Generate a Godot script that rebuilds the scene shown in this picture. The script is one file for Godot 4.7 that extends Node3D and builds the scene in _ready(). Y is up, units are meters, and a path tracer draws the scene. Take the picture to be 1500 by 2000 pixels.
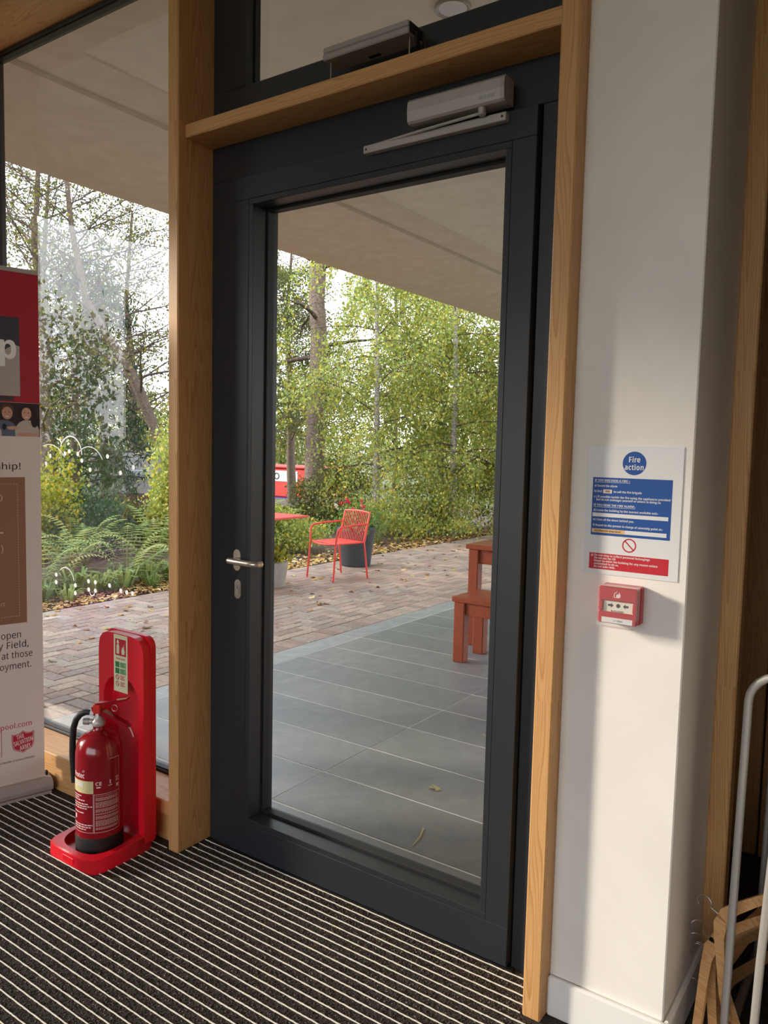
extends Node3D
# Entrance door of a hall seen from inside: glazed door and sidelight, matting floor, fire point, garden outside.

var M := {}
var used := {}
var rng := RandomNumberGenerator.new()

# ------------------------------------------------------------------ nodes
func numbered(called):
	if not used.has(called):
		used[called] = 0
		return called
	used[called] += 1
	return "%s_%03d" % [called, used[called]]

func tag(o, label, category, group = "", kind = ""):
	o.set_meta("label", label)
	o.set_meta("category", category)
	if group != "": o.set_meta("group", group)
	if kind != "": o.set_meta("kind", kind)
	return o

func thing(called, label, category, at = Vector3.ZERO, turn = 0.0, group = ""):
	var o := Node3D.new()
	o.name = numbered(called)
	add_child(o, true)
	o.position = at
	o.rotation.y = turn
	return tag(o, label, category, group)

func struct(called, label, category, at = Vector3.ZERO):
	var o = thing(called, label, category, at)
	o.set_meta("kind", "structure")
	return o

func dup(root, at, turn, label, sc = 1.0):
	var r = root.duplicate()
	r.name = numbered(str(root.name).split("_0")[0])
	add_child(r, true)
	r.position = at
	r.rotation.y = turn
	r.scale = Vector3.ONE * sc
	r.set_meta("label", label)
	return r

func put(st, called, m, parent = null, at = Vector3.ZERO):
	var o := MeshInstance3D.new()
	o.mesh = st.commit() if st is SurfaceTool else st
	o.material_override = m
	var p = self if parent == null else parent
	o.name = numbered(called) if p == self else called
	p.add_child(o, true)
	o.position = at
	return o

func one(st, called, m, label, category, kind = "", group = ""):
	return tag(put(st, called, m), label, category, group, kind)

# ------------------------------------------------------------------ shapes
func mb():
	var st := SurfaceTool.new()
	st.begin(Mesh.PRIMITIVE_TRIANGLES)
	return st

func tri(st, a, b, c, na, nb, nc):
	if (c - a).cross(b - a).dot(na + nb + nc) < 0.0:
		var t = b; b = c; c = t
		t = nb; nb = nc; nc = t
	st.set_normal(na); st.add_vertex(a)
	st.set_normal(nb); st.add_vertex(b)
	st.set_normal(nc); st.add_vertex(c)

func quad(st, a, b, c, d, n):
	tri(st, a, b, c, n, n, n)
	tri(st, a, c, d, n, n, n)

func box(st, lo, hi, bev = 0.0, xf = Transform3D()):
	var c = (lo + hi) / 2.0
	var h = (hi - lo) / 2.0
	bev = minf(bev, minf(h.x, minf(h.y, h.z)) * 0.9)
	var V = func(s, ax):
		var p = Vector3(s.x * (h.x - bev), s.y * (h.y - bev), s.z * (h.z - bev))
		p[ax] = s[ax] * h[ax]
		return xf * (c + p)
	var B = xf.basis
	for ax in 3:
		for sg in [-1.0, 1.0]:
			var p = []
			for uv in [[-1, -1], [1, -1], [1, 1], [-1, 1]]:
				var s = Vector3()
				s[ax] = sg; s[(ax + 1) % 3] = uv[0]; s[(ax + 2) % 3] = uv[1]
				p.append(V.call(s, ax))
			var n = Vector3(); n[ax] = sg
			quad(st, p[0], p[1], p[2], p[3], (B * n).normalized())
	if bev <= 0.0: return
	for ax in 3:
		var a = (ax + 1) % 3
		var b = (ax + 2) % 3
		for sa in [-1.0, 1.0]:
			for sb in [-1.0, 1.0]:
				var s0 = Vector3(); s0[ax] = -1.0; s0[a] = sa; s0[b] = sb
				var s1 = s0; s1[ax] = 1.0
				var n = Vector3(); n[a] = sa; n[b] = sb
				quad(st, V.call(s0, a), V.call(s1, a), V.call(s1, b), V.call(s0, b), (B * n).normalized())
	for sx in [-1.0, 1.0]:
		for sy in [-1.0, 1.0]:
			for sz in [-1.0, 1.0]:
				var s = Vector3(sx, sy, sz)
				var n = (B * s).normalized()
				tri(st, V.call(s, 0), V.call(s, 1), V.call(s, 2), n, n, n)

func bx(x0, x1, y0, y1, z0, z1, bev = 0.0):
	var st = mb()
	box(st, Vector3(x0, y0, z0), Vector3(x1, y1, z1), bev)
	return st

# four bars round an opening, butt-jointed
func ring(x0, x1, y0, y1, z0, z1, l, r, b, t, bev = 0.002):
	var st = mb()
	if b > 0: box(st, Vector3(x0, y0, z0), Vector3(x1, y0 + b, z1), bev)
	if t > 0: box(st, Vector3(x0, y1 - t, z0), Vector3(x1, y1, z1), bev)
	if l > 0: box(st, Vector3(x0, y0 + b, z0), Vector3(x0 + l, y1 - t, z1), bev)
	if r > 0: box(st, Vector3(x1 - r, y0 + b, z0), Vector3(x1, y1 - t, z1), bev)
	return st

func tube(st, pts, r, sides = 8, caps = true, wob = 0.0):
	var n = pts.size()
	var up = Vector3.UP
	var rings = []
	var norms = []
	var d0 = (pts[1] - pts[0]).normalized()
	if absf(d0.dot(up)) > 0.9: up = Vector3.RIGHT
	var u = up.cross(d0).normalized()
	for i in n:
		var d = (pts[mini(i + 1, n - 1)] - pts[maxi(i - 1, 0)]).normalized()
		u = (u - d * u.dot(d)).normalized()
		var v = d.cross(u)
		var rr = r[i] if r is Array else r
		var ps = []
		var ns = []
		for k in sides:
			var a = TAU * k / sides
			var nn = u * cos(a) + v * sin(a)
			ns.append(nn)
			ps.append(pts[i] + nn * rr * (1.0 + (rng.randf() - 0.5) * wob))
		rings.append(ps)
		norms.append(ns)
	for i in n - 1:
		for k in sides:
			var k2 = (k + 1) % sides
			tri(st, rings[i][k], rings[i][k2], rings[i + 1][k2], norms[i][k], norms[i][k2], norms[i + 1][k2])
			tri(st, rings[i][k], rings[i + 1][k2], rings[i + 1][k], norms[i][k], norms[i + 1][k2], norms[i + 1][k])
	if caps:
		for e in [0, n - 1]:
			var d = (pts[1] - pts[0]).normalized() * -1.0 if e == 0 else (pts[n - 1] - pts[n - 2]).normalized()
			for k in sides:
				tri(st, pts[e], rings[e][k], rings[e][(k + 1) % sides], d, d, d)

# profile of (radius, height) turned about the y axis through c
func lathe(st, prof, sides = 24, c = Vector3.ZERO, a0 = 0.0, a1 = TAU):
	var n = prof.size()
	var sn = []
	for i in n - 1:
		var t = (prof[i + 1] - prof[i]).normalized()
		sn.append(Vector2(t.y, -t.x))
	for i in n - 1:
		var na = sn[i]
		var nb = sn[i]
		if i > 0 and sn[i - 1].dot(sn[i]) > 0.6: na = (sn[i - 1] + sn[i]).normalized()
		if i < n - 2 and sn[i + 1].dot(sn[i]) > 0.6: nb = (sn[i + 1] + sn[i]).normalized()
		for k in sides:
			var u = a0 + (a1 - a0) * k / sides
			var v = a0 + (a1 - a0) * (k + 1) / sides
			var P = func(q, a): return c + Vector3(q.x * cos(a), q.y, q.x * sin(a))
			var p = prof[i]
			var q = prof[i + 1]
			var n1 = P.call(na, u) - c; var n2 = P.call(na, v) - c
			var n3 = P.call(nb, v) - c; var n4 = P.call(nb, u) - c
			if p.x > 1e-6: tri(st, P.call(p, u), P.call(p, v), P.call(q, v), n1, n2, n3)
			if q.x > 1e-6: tri(st, P.call(p, u), P.call(q, v), P.call(q, u), n1, n3, n4)

# flat polygon with thickness
func prism(st, poly, z0, z1, xf = Transform3D()):
	var idx = Geometry2D.triangulate_polygon(poly)
	var nz = (xf.basis * Vector3(0, 0, 1)).normalized()
	for i in range(0, idx.size(), 3):
		var p = []
		for k in 3: p.append(poly[idx[i + k]])
		tri(st, xf * Vector3(p[0].x, p[0].y, z1), xf * Vector3(p[1].x, p[1].y, z1), xf * Vector3(p[2].x, p[2].y, z1), nz, nz, nz)
		tri(st, xf * Vector3(p[0].x, p[0].y, z0), xf * Vector3(p[1].x, p[1].y, z0), xf * Vector3(p[2].x, p[2].y, z0), -nz, -nz, -nz)
	var s = -1.0 if Geometry2D.is_polygon_clockwise(poly) else 1.0
	for i in poly.size():
		var a = poly[i]
		var b = poly[(i + 1) % poly.size()]
		var t = (b - a).normalized()
		var n = (xf.basis * Vector3(t.y * s, -t.x * s, 0)).normalized()
		quad(st, xf * Vector3(a.x, a.y, z0), xf * Vector3(b.x, b.y, z0), xf * Vector3(b.x, b.y, z1), xf * Vector3(a.x, a.y, z1), n)

func round_rect(x0, x1, y0, y1, r, steps = 6):
	var p = PackedVector2Array()
	for q in [[x1 - r, y1 - r, 0.0], [x0 + r, y1 - r, 0.25], [x0 + r, y0 + r, 0.5], [x1 - r, y0 + r, 0.75]]:
		for i in steps + 1:
			var a = TAU * (q[2] + 0.25 * i / steps)
			p.append(Vector2(q[0] + r * cos(a), q[1] + r * sin(a)))
	return p

func disc(r, cx = 0.0, cy = 0.0, n = 24, ry = -1.0):
	var p = PackedVector2Array()
	for i in n: p.append(Vector2(cx + r * cos(TAU * i / n), cy + (r if ry < 0 else ry) * sin(TAU * i / n)))
	return p

func annulus(st, r0, r1, z0, z1, c = Vector2.ZERO, a0 = 0.0, a1 = TAU, n = 32):
	for i in n:
		var a = a0 + (a1 - a0) * i / n
		var b = a0 + (a1 - a0) * (i + 1) / n
		var da = Vector2(cos(a), sin(a)); var db = Vector2(cos(b), sin(b))
		var P = func(d, r, z): return Vector3(c.x + d.x * r, c.y + d.y * r, z)
		quad(st, P.call(da, r0, z1), P.call(db, r0, z1), P.call(db, r1, z1), P.call(da, r1, z1), Vector3(0, 0, 1))
		quad(st, P.call(da, r0, z0), P.call(db, r0, z0), P.call(db, r1, z0), P.call(da, r1, z0), Vector3(0, 0, -1))
		quad(st, P.call(da, r1, z0), P.call(db, r1, z0), P.call(db, r1, z1), P.call(da, r1, z1), Vector3(da.x, da.y, 0))
		quad(st, P.call(da, r0, z0), P.call(db, r0, z0), P.call(db, r0, z1), P.call(da, r0, z1), Vector3(-da.x, -da.y, 0))

# ------------------------------------------------------------------ lettering
var fonts := {}
func font(bold, serif = false):
	var key = str(bold) + str(serif)
	if not fonts.has(key):
		var f := SystemFont.new()
		f.font_names = PackedStringArray(["Droid Serif" if serif else "Droid Sans"])
		f.font_weight = 700 if bold else 400
		fonts[key] = f
	return fonts[key]

# text whose capitals are h tall; (x, y) is its left, middle or right end at mid height; fit squeezes it to a width
func lettering(parent, text, h, x, y, z, m, align = "left", fit = 0.0, bold = false, serif = false, tilt = 0.0):
	var t := TextMesh.new()
	t.text = text
	t.font = font(bold, serif)
	t.font_size = 48
	t.pixel_size = h / (48 * 0.71)
	t.depth = 0.0005
	t.curve_step = 1.5 if h > 0.012 else 4.0
	t.horizontal_alignment = HORIZONTAL_ALIGNMENT_CENTER
	t.vertical_alignment = VERTICAL_ALIGNMENT_CENTER
	var w = t.get_aabb().size.x
	var sx = fit / w if fit > 0.0 else 1.0
	var o = put(t, "lettering", m, parent)
	o.scale.x = sx
	var off = {"left": w * sx / 2, "centre": 0.0, "right": -w * sx / 2}[align]
	o.rotation.z = tilt
	o.position = Vector3(x + off, y, z)
	return o

# ------------------------------------------------------------------ materials
func mat(c, rough = 0.6, metal = 0.0, spec = 0.5):
	var m := StandardMaterial3D.new()
	m.albedo_color = c
	m.roughness = rough
	m.metallic = metal
	m.metallic_specular = spec
	return m

func rgb8(r, g, b): return Color(r / 255.0, g / 255.0, b / 255.0)

func noise(freq, sd, oct = 3):
	var n := FastNoiseLite.new()
	n.seed = sd
	n.frequency = freq
	n.fractal_octaves = oct
	n.noise_type = FastNoiseLite.TYPE_SIMPLEX_SMOOTH
	return n

# wood with the grain running down the picture (or across it)
func wood_image(light, dark, sd, across, w = 256, h = 512, rings = 9.0):
	var img := Image.create(w, h, false, Image.FORMAT_RGB8)
	var a = noise(0.004, sd, 2)
	var f = noise(0.05, sd + 1, 3)
	for y in h:
		for x in w:
			var r = float(x) / w * rings + a.get_noise_2d(x * 1.6, y * 0.35) * 5.0
			var g = r - floorf(r)
			g = pow(g, 3.0) * (1.0 - smoothstep(0.9, 1.0, g))
			var s = f.get_noise_2d(x * 6.0, y * 0.25) * 0.5 + 0.5
			var k = clampf(g * 0.75 + (s - 0.5) * 0.5 + 0.12, 0.0, 1.0)
			img.set_pixel(x, y, light.lerp(dark, k))
	if across: img.rotate_90(CLOCKWISE)
	return img

func wood(light, dark, sd, across, scale, rough = 0.5):
	var m = mat(Color.WHITE, rough, 0.0, 0.4)
	m.albedo_texture = ImageTexture.create_from_image(wood_image(light, dark, sd, across))
	m.uv1_triplanar = true
	m.uv1_scale = scale
	m.uv1_triplanar_sharpness = 8.0
	return m

# soft mottling between two colours over a world-sized tile
func mottled(c1, c2, size, sd, freq, rough, contrast = 1.0, relief = 0.0, spec = 0.5, oct = 4):
	var m = mat(Color.WHITE, rough, 0.0, spec)
	var img := Image.create(256, 256, false, Image.FORMAT_RGB8)
	var n = noise(freq, sd, oct)
	for y in 256:
		for x in 256:
			var ax = TAU * x / 256.0
			var ay = TAU * y / 256.0
			var v = n.get_noise_3d(cos(ax) * 41.0, sin(ax) * 41.0 + cos(ay) * 41.0, sin(ay) * 41.0)
			var k = clampf(0.5 + v * contrast, 0, 1)
			img.set_pixel(x, y, c1.lerp(c2, k))
	m.albedo_texture = ImageTexture.create_from_image(img)
	m.uv1_triplanar = true
	m.uv1_world_triplanar = true
	m.uv1_scale = Vector3.ONE / size
	return m

func tinted(rough, spec = 0.5, back = Color.BLACK):
	var m = mat(Color.WHITE, rough, 0.0, spec)
	m.vertex_color_use_as_albedo = true
	if back != Color.BLACK:
		m.backlight_enabled = true
		m.backlight = back
	return m

func glass(alpha = 0.0):
	var m = mat(Color(1, 1, 1, alpha), 0.0, 0.0, 0.4)
	m.transparency = BaseMaterial3D.TRANSPARENCY_ALPHA
	return m

func lin(r, g, b): return Color(r / 255.0, g / 255.0, b / 255.0).srgb_to_linear()

func make_materials():
	M.frame = mat(rgb8(41, 45, 50), 0.38, 0.0, 0.5)
	M.black = mat(rgb8(14, 15, 17), 0.6)
	M.rubber = mat(rgb8(20, 21, 23), 0.55)
	M.pine_v = wood(rgb8(214, 170, 116), rgb8(176, 122, 70), 3, false, Vector3(7, 1.2, 7), 0.42)
	M.pine_h = wood(rgb8(212, 168, 114), rgb8(178, 124, 72), 8, true, Vector3(1.2, 7, 7), 0.42)
	M.table = wood(rgb8(156, 80, 52), rgb8(108, 50, 32), 21, true, Vector3(1.5, 8, 8), 0.32)
	M.table_v = wood(rgb8(156, 80, 52), rgb8(108, 50, 32), 22, false, Vector3(8, 1.5, 8), 0.35)
	M.hanger = wood(rgb8(214, 168, 116), rgb8(180, 128, 80), 31, false, Vector3(8, 3, 8), 0.4)
	M.paint = mottled(rgb8(232, 228, 220), rgb8(238, 234, 228), 1.3, 41, 0.02, 0.62, 0.9, 0.12)
	M.gloss = mat(rgb8(236, 236, 234), 0.3)
	M.ceil = mat(rgb8(236, 234, 228), 0.9)
	M.soffit = mottled(rgb8(212, 198, 180), rgb8(222, 209, 192), 1.6, 44, 0.03, 0.85, 1.0, 0.15)
	M.soffit2 = mottled(rgb8(220, 212, 196), rgb8(228, 221, 206), 1.6, 45, 0.03, 0.85, 1.0, 0.15)
	M.glass = glass()
	M.vinyl = mat(rgb8(236, 240, 244), 0.6)
	M.steel = mat(rgb8(205, 202, 196), 0.28, 1.0)
	M.alu = mat(rgb8(186, 182, 178), 0.42, 0.35)
	M.alu2 = mat(rgb8(170, 166, 161), 0.45, 0.2)
	M.rail = mat(rgb8(176, 174, 168), 0.45, 0.4)
	M.red = mat(rgb8(222, 24, 44), 0.34)
	M.ext = mat(rgb8(146, 14, 30), 0.2)
	M.ext.clearcoat_enabled = true
	M.ext.clearcoat = 0.6
	M.ext.clearcoat_roughness = 0.08
	M.ext_red = mat(rgb8(206, 48, 36), 0.35)
	M.white = mat(rgb8(236, 236, 236), 0.5)
	M.print = mat(rgb8(232, 214, 212), 0.5)
	M.cream = mat(rgb8(214, 202, 150), 0.5)
	M.sticker = mat(rgb8(226, 226, 186), 0.45)
	M.green = mat(rgb8(46, 128, 72), 0.5)
	M.green2 = mat(rgb8(140, 182, 128), 0.5)
	M.signred = mat(rgb8(190, 22, 40), 0.5)
	M.blue = mat(rgb8(6, 74, 152), 0.5)
	M.signwhite = mat(rgb8(224, 225, 226), 0.35)
	M.label = mat(rgb8(226, 186, 128), 0.5)
	M.textdark = mat(rgb8(40, 34, 36), 0.6)
	M.callred = mat(rgb8(178, 30, 42), 0.3)
	M.callwhite = mat(rgb8(226, 222, 208), 0.45)
	M.clear = glass(0.04)
	M.banner = mat(rgb8(222, 208, 200), 0.62)
	M.banner.backlight_enabled = true
	M.banner.backlight = Color(0.10, 0.09, 0.08)
	M.banred = mat(rgb8(170, 30, 52), 0.55)
	M.bangrey = mat(rgb8(176, 166, 162), 0.55)
	M.bandark = mat(rgb8(62, 60, 72), 0.55)
	M.banbrown = mat(rgb8(146, 104, 80), 0.55)
	M.bantext = mat(rgb8(206, 184, 160), 0.55)
	M.banlogo = mat(rgb8(186, 30, 60), 0.55)
	M.carpet = mottled(rgb8(52, 49, 47), rgb8(92, 88, 84), 0.09, 51, 0.09, 1.0, 1.4, 0.2, 0.15)
	M.pile = tinted(1.0, 0.15)
	M.rib = mottled(rgb8(216, 210, 194), rgb8(238, 234, 222), 0.05, 52, 0.08, 0.9, 1.0, 0.0, 0.2)
	M.slate = mottled(rgb8(128, 131, 132), rgb8(138, 141, 141), 0.9, 61, 0.03, 0.33, 1.2, 0.03)
	M.slate2 = mottled(rgb8(122, 126, 127), rgb8(132, 135, 136), 0.8, 62, 0.03, 0.36, 1.2, 0.03)
	M.grout = mottled(rgb8(214, 214, 208), rgb8(230, 229, 222), 0.4, 63, 0.05, 0.8)
	M.kerb = mottled(rgb8(146, 150, 150), rgb8(164, 167, 165), 0.8, 64, 0.03, 0.4, 1.2, 0.03)
	M.brick = []
	for q in [[180, 152, 136], [168, 140, 124], [190, 164, 146], [162, 142, 128], [176, 158, 142]]:
		M.brick.append(mottled(rgb8(q[0], q[1], q[2]), rgb8(q[0] - 26, q[1] - 18, q[2] - 16), 0.5, 70 + M.brick.size(), 0.06, 0.72, 1.4, 0.06))
	M.brick_many = tinted(0.75)
	M.soil = mottled(rgb8(74, 60, 48), rgb8(104, 90, 72), 0.7, 81, 0.06, 0.95, 1.4, 0.3)
	M.lawn = mottled(rgb8(78, 84, 52), rgb8(108, 108, 70), 1.1, 82, 0.06, 0.95, 1.3, 0.3)
	M.chair = mat(rgb8(222, 70, 60), 0.4)
	M.pot = mat(rgb8(62, 72, 80), 0.5)
	M.stonepot = mottled(rgb8(150, 148, 140), rgb8(172, 170, 160), 0.3, 83, 0.05, 0.8)
	M.leaf = tinted(0.5, 0.4, Color(0.75, 0.8, 0.5))
	M.litter = tinted(0.8, 0.3)
	M.petal = tinted(0.6, 0.3, Color(0.6, 0.4, 0.5))
	M.bark = mottled(rgb8(128, 112, 98), rgb8(84, 72, 64), 0.5, 91, 0.07, 0.9, 1.4, 0.6)
	M.pinebark = mottled(rgb8(160, 140, 126), rgb8(104, 88, 80), 0.6, 92, 0.06, 0.9, 1.4, 0.8)
	M.birch = mottled(rgb8(214, 206, 194), rgb8(96, 86, 80), 0.4, 93, 0.05, 0.8, 1.1, 0.2)
	M.twig = mat(rgb8(88, 74, 66), 0.85)
	M.boatred = mat(rgb8(198, 52, 44), 0.4)
	M.boatblue = mat(rgb8(40, 66, 128), 0.4)
	M.boathull = mat(rgb8(36, 38, 42), 0.5)
	M.boatwhite = mat(rgb8(226, 226, 226), 0.5)
	M.slateroof = mottled(rgb8(120, 116, 112), rgb8(150, 146, 138), 0.5, 95, 0.05, 0.8)
	M.shed = mat(rgb8(206, 214, 226), 0.7)
	M.fence = wood(rgb8(120, 92, 78), rgb8(88, 62, 50), 33, false, Vector3(4, 0.7, 4), 0.8)
	M.purple = mat(rgb8(214, 96, 196), 0.8)
	M.plaster = mat(rgb8(226, 221, 212), 0.85)
	M.hallwood = wood(rgb8(176, 140, 104), rgb8(146, 108, 76), 36, false, Vector3(2, 0.5, 2), 0.6)
	M.chrome = mat(rgb8(232, 228, 220), 0.22, 0.9)

# ------------------------------------------------------------------ the room and its openings
func camera_and_light():
	var cam := Camera3D.new()
	cam.name = "camera"
	cam.position = Vector3(0, 1.45, 1.905)
	cam.rotation = Vector3(-0.0832235, 0.6044109, 0.0227570)
	cam.fov = rad_to_deg(2.0 * atan(1000.0 / 1522.47))
	cam.near = 0.02
	cam.far = 400.0
	add_child(cam)
	var sky := ProceduralSkyMaterial.new()
	sky.sky_top_color = Color(0.87, 0.91, 0.97)
	sky.sky_horizon_color = Color(0.99, 0.985, 0.98)
	sky.ground_horizon_color = Color(0.6, 0.6, 0.56)
	sky.ground_bottom_color = Color(0.35, 0.34, 0.3)
	sky.sky_curve = 0.2
	var env := Environment.new()
	env.background_mode = Environment.BG_SKY
	env.sky = Sky.new()
	env.sky.sky_material = sky
	env.background_energy_multiplier = 5.0
	env.tonemap_mode = Environment.TONE_MAPPER_LINEAR
	env.tonemap_exposure = 0.85
	env.sdfgi_enabled = true
	env.ssao_enabled = true
	env.ssil_enabled = true
	var w := WorldEnvironment.new()
	w.name = "environment"
	w.environment = env
	add_child(w)
	var sun := DirectionalLight3D.new()
	sun.name = "sun"
	sun.light_color = Color(1.0, 0.94, 0.86)
	sun.light_energy = 1.7
	sun.light_angular_distance = 7.0
	sun.shadow_enabled = true
	sun.sky_mode = DirectionalLight3D.SKY_MODE_LIGHT_ONLY
	sun.look_at_from_position(Vector3.ZERO, Vector3(1.0, -0.33, -0.55), Vector3.UP)
	add_child(sun)

func room_shell():
	var fl = struct("floor", "dark brown entrance matting floor with thin white ribs", "floor")
	put(bx(-5.4, 3.2, -0.2, 0.0, -0.14, 7.0), "matting_base", M.carpet, fl)
	put(bx(-0.72, 3.2, -0.2, -0.001, -1.3, -0.14), "recess_floor", M.carpet, fl)
	# ribs: one wavering cord, shared
	var st = mb()
	var pts = []
	var rad = []
	var L = 3.0
	for i in 301:
		pts.append(Vector3(-3.45 + L * i / 300.0, 0.0012 + (rng.randf() - 0.5) * 0.0006, (rng.randf() - 0.5) * 0.0008))
		rad.append(0.0021 + (rng.randf() - 0.5) * 0.0007)
	tube(st, pts, rad, 5, false)
	var long_rib = st.commit()
	st = mb()
	pts = []
	rad = []
	for i in 132:
		pts.append(Vector3(-2.076 + 0.01 * i, 0.0012 + (rng.randf() - 0.5) * 0.0006, (rng.randf() - 0.5) * 0.0008))
		rad.append(0.0021 + (rng.randf() - 0.5) * 0.0007)
	tube(st, pts, rad, 5, false)
	var short_rib = st.commit()
	st = mb()
	pts = []
	rad = []
	for i in 132:
		pts.append(Vector3(-3.45 + 0.01 * i, 0.0012, (rng.randf() - 0.5) * 0.0008))
		rad.append(0.0021 + (rng.randf() - 0.5) * 0.0007)
	tube(st, pts, rad, 5, false)
	var side_rib = st.commit()
	for i in 50:
		var z = 0.0022 + 0.03085 * i
		if z < 0.137:
			put(short_rib, "rib", M.rib, fl, Vector3(0, 0.001, z))
			if z > 0.1: put(side_rib, "rib", M.rib, fl, Vector3(0, 0.001, z))
		else:
			put(long_rib, "rib", M.rib, fl, Vector3((i % 3) * 0.003, 0.001, z))
	# pile between the ribs
	var lump = mb()
	for k in 3:
		var a = Vector3(cos(TAU * k / 3), 0.0, sin(TAU * k / 3))
		var b = Vector3(cos(TAU * (k + 1) / 3), 0.0, sin(TAU * (k + 1) / 3))
		tri(lump, Vector3(0, 1, 0), a, b, Vector3.UP, (a + Vector3(0, 0.5, 0)).normalized(), (b + Vector3(0, 0.5, 0)).normalized())
	var tufts = []
	var yarns = [lin(84, 79, 75), lin(72, 67, 63), lin(84, 79, 75), lin(100, 95, 90), lin(72, 67, 63), lin(64, 60, 57), lin(112, 106, 100), lin(84, 79, 75), lin(72, 67, 63), lin(92, 87, 82), lin(64, 60, 57), lin(150, 143, 133)]
	for i in 90000:
		var row = rng.randi() % 43
		var z = 0.0022 + 0.03085 * row + rng.randf_range(0.0035, 0.0275)
		var x = rng.randf_range(-3.35, -0.55)
		if z < 0.137: x = rng.randf_range(-2.07, -0.77)
		var b = Basis(Vector3.UP, rng.randf() * TAU) * Basis(Vector3.RIGHT, rng.randf_range(-0.5, 0.5))
		b = b.scaled(Vector3(rng.randf_range(0.0018, 0.0036), rng.randf_range(0.0012, 0.0034), rng.randf_range(0.0018, 0.0036)))
		tufts.append([Transform3D(b, Vector3(x, 0.0, z)), yarns[rng.randi() % yarns.size()]])
	cloud(fl, "pile", lump.commit(), M.pile, tufts)

	one(bx(-5.5, 3.3, 3.4, 3.6, 0.0, 7.1), "ceiling", M.ceil, "white plastered hall ceiling out of view", "ceiling", "structure")
	one(bx(3.0, 3.2, 0.0, 3.4, -1.2, 7.0), "wall_side", M.hallwood, "timber lined side wall of the hall", "wall", "structure")
	var wb = struct("wall_rear", "timber lined rear wall of the hall round an added long window", "wall")
	put(ring(-5.2, 3.0, 0.0, 3.4, 6.8, 7.0, 1.75, 0.15, 0.15, 0.12, 0.0), "lining", M.hallwood, wb)
	var w4 = struct("window_4", "long dark framed window out of view, added to light the glazed front", "window")  # unseen window, added and sized to throw daylight on the glazed front
	var s4 = ring(-3.45, 2.85, 0.15, 3.28, 6.86, 6.94, 0.06, 0.06, 0.06, 0.06)
	for x in [-1.905, -0.33, 1.245]: box(s4, Vector3(x - 0.03, 0.21, 6.86), Vector3(x + 0.03, 3.22, 6.94), 0.002)
	put(s4, "frame", M.frame, w4)
	for i in 4: put(bx(-3.39 + 1.56 * i, -3.39 + 1.56 * i + 1.5, 0.21, 3.22, 6.897, 6.903), "pane", M.glass, w4)
	# wall on the garden side with two tall openings
	var wl = struct("wall_left", "timber lined garden side wall with one tall glazed opening", "wall")
	var s2 = mb()
	for q in [[0.0, 0.3], [3.2, 7.0]]: box(s2, Vector3(-5.4, 0.0, q[0]), Vector3(-5.2, 3.4, q[1]))
	for q in [[0.3, 3.2]]:
		box(s2, Vector3(-5.4, 3.1, q[0]), Vector3(-5.2, 3.4, q[1]))
		box(s2, Vector3(-5.4, 0.0, q[0]), Vector3(-5.2, 0.06, q[1]))
	put(s2, "lining", M.hallwood, wl)
	for q in [[0.3, 3.2]]:
		var wn = struct("window_3", "tall dark framed window in the garden side wall", "window")
		var s3 = mb()
		box(s3, Vector3(-5.34, 0.06, q[0]), Vector3(-5.27, 0.12, q[1]), 0.003)
		box(s3, Vector3(-5.34, 3.04, q[0]), Vector3(-5.27, 3.1, q[1]), 0.003)
		for z in [q[0], q[1] - 0.06]: box(s3, Vector3(-5.34, 0.12, z), Vector3(-5.27, 3.04, z + 0.06), 0.003)
		put(s3, "frame", M.frame, wn)
		put(bx(-5.31, -5.304, 0.12, 3.04, q[0] + 0.06, q[1] - 0.06), "pane", M.glass, wn)

	# timber of the glazed front
	one(bx(-2.129, -2.079, 0.0, 3.147, -0.056, 0.13, 0.004), "trim_1", M.pine_v, "honey pine post between sidelight and door beside the extinguisher", "post", "structure")
	one(bx(-0.76, -0.711, 0.0, 3.147, -0.056, 0.13, 0.004), "trim_2", M.pine_v, "honey pine post between the door and the white pier", "post", "structure")
	one(bx(-2.079, -0.76, 2.452, 2.495, -0.03, 0.10, 0.003), "trim_3", M.pine_h, "honey pine transom rail between door and fanlight", "transom", "structure")
	one(bx(-5.2, -0.425, 3.147, 3.4, -0.11, 0.14, 0.003), "trim_4", M.pine_h, "deep honey pine head beam above sidelight and fanlight", "beam", "structure")
	one(bx(-3.6, -3.55, 0.0, 3.147, -0.056, 0.13, 0.004), "trim_5", M.pine_v, "honey pine post behind the roll-up banner", "post", "structure")
	one(bx(-3.55, -2.129, 0.102, 0.155, -0.056, 0.10, 0.004), "trim_6", M.pine_h, "pale pine sill board under the sidelight glass", "sill", "structure")
	one(bx(-5.2, -3.6, 0.102, 0.155, -0.056, 0.10, 0.004), "trim_7", M.pine_h, "pine sill board behind the roll-up banner's post", "sill", "structure")
	one(bx(-5.2, -2.129, 0.0, 0.1, -0.03, 0.088, 0.003), "baseboard_left", M.pine_h, "pine skirting board below the sidelight sill", "baseboard", "structure")
	one(bx(-3.16, -3.12, 0.0, 0.006, 1.3, 2.6, 0.002), "trim_8", M.steel, "unseen metal strip added to mirror a bright streak in the door glass", "trim", "structure")  # out of view, added so the door glass mirrors a bright streak
	# white pier with its skirting
	one(bx(-0.711, -0.425, 0.0, 3.4, -0.36, 0.075, 0.003), "wall_right", M.paint, "white painted pier beside the door post", "wall", "structure")
	var bb = struct("baseboard_right", "white gloss skirting round the foot of the pier", "baseboard")
	put(bx(-0.711, -0.409, 0.0, 0.106, 0.075, 0.091, 0.005), "front_board", M.gloss, bb)
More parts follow.
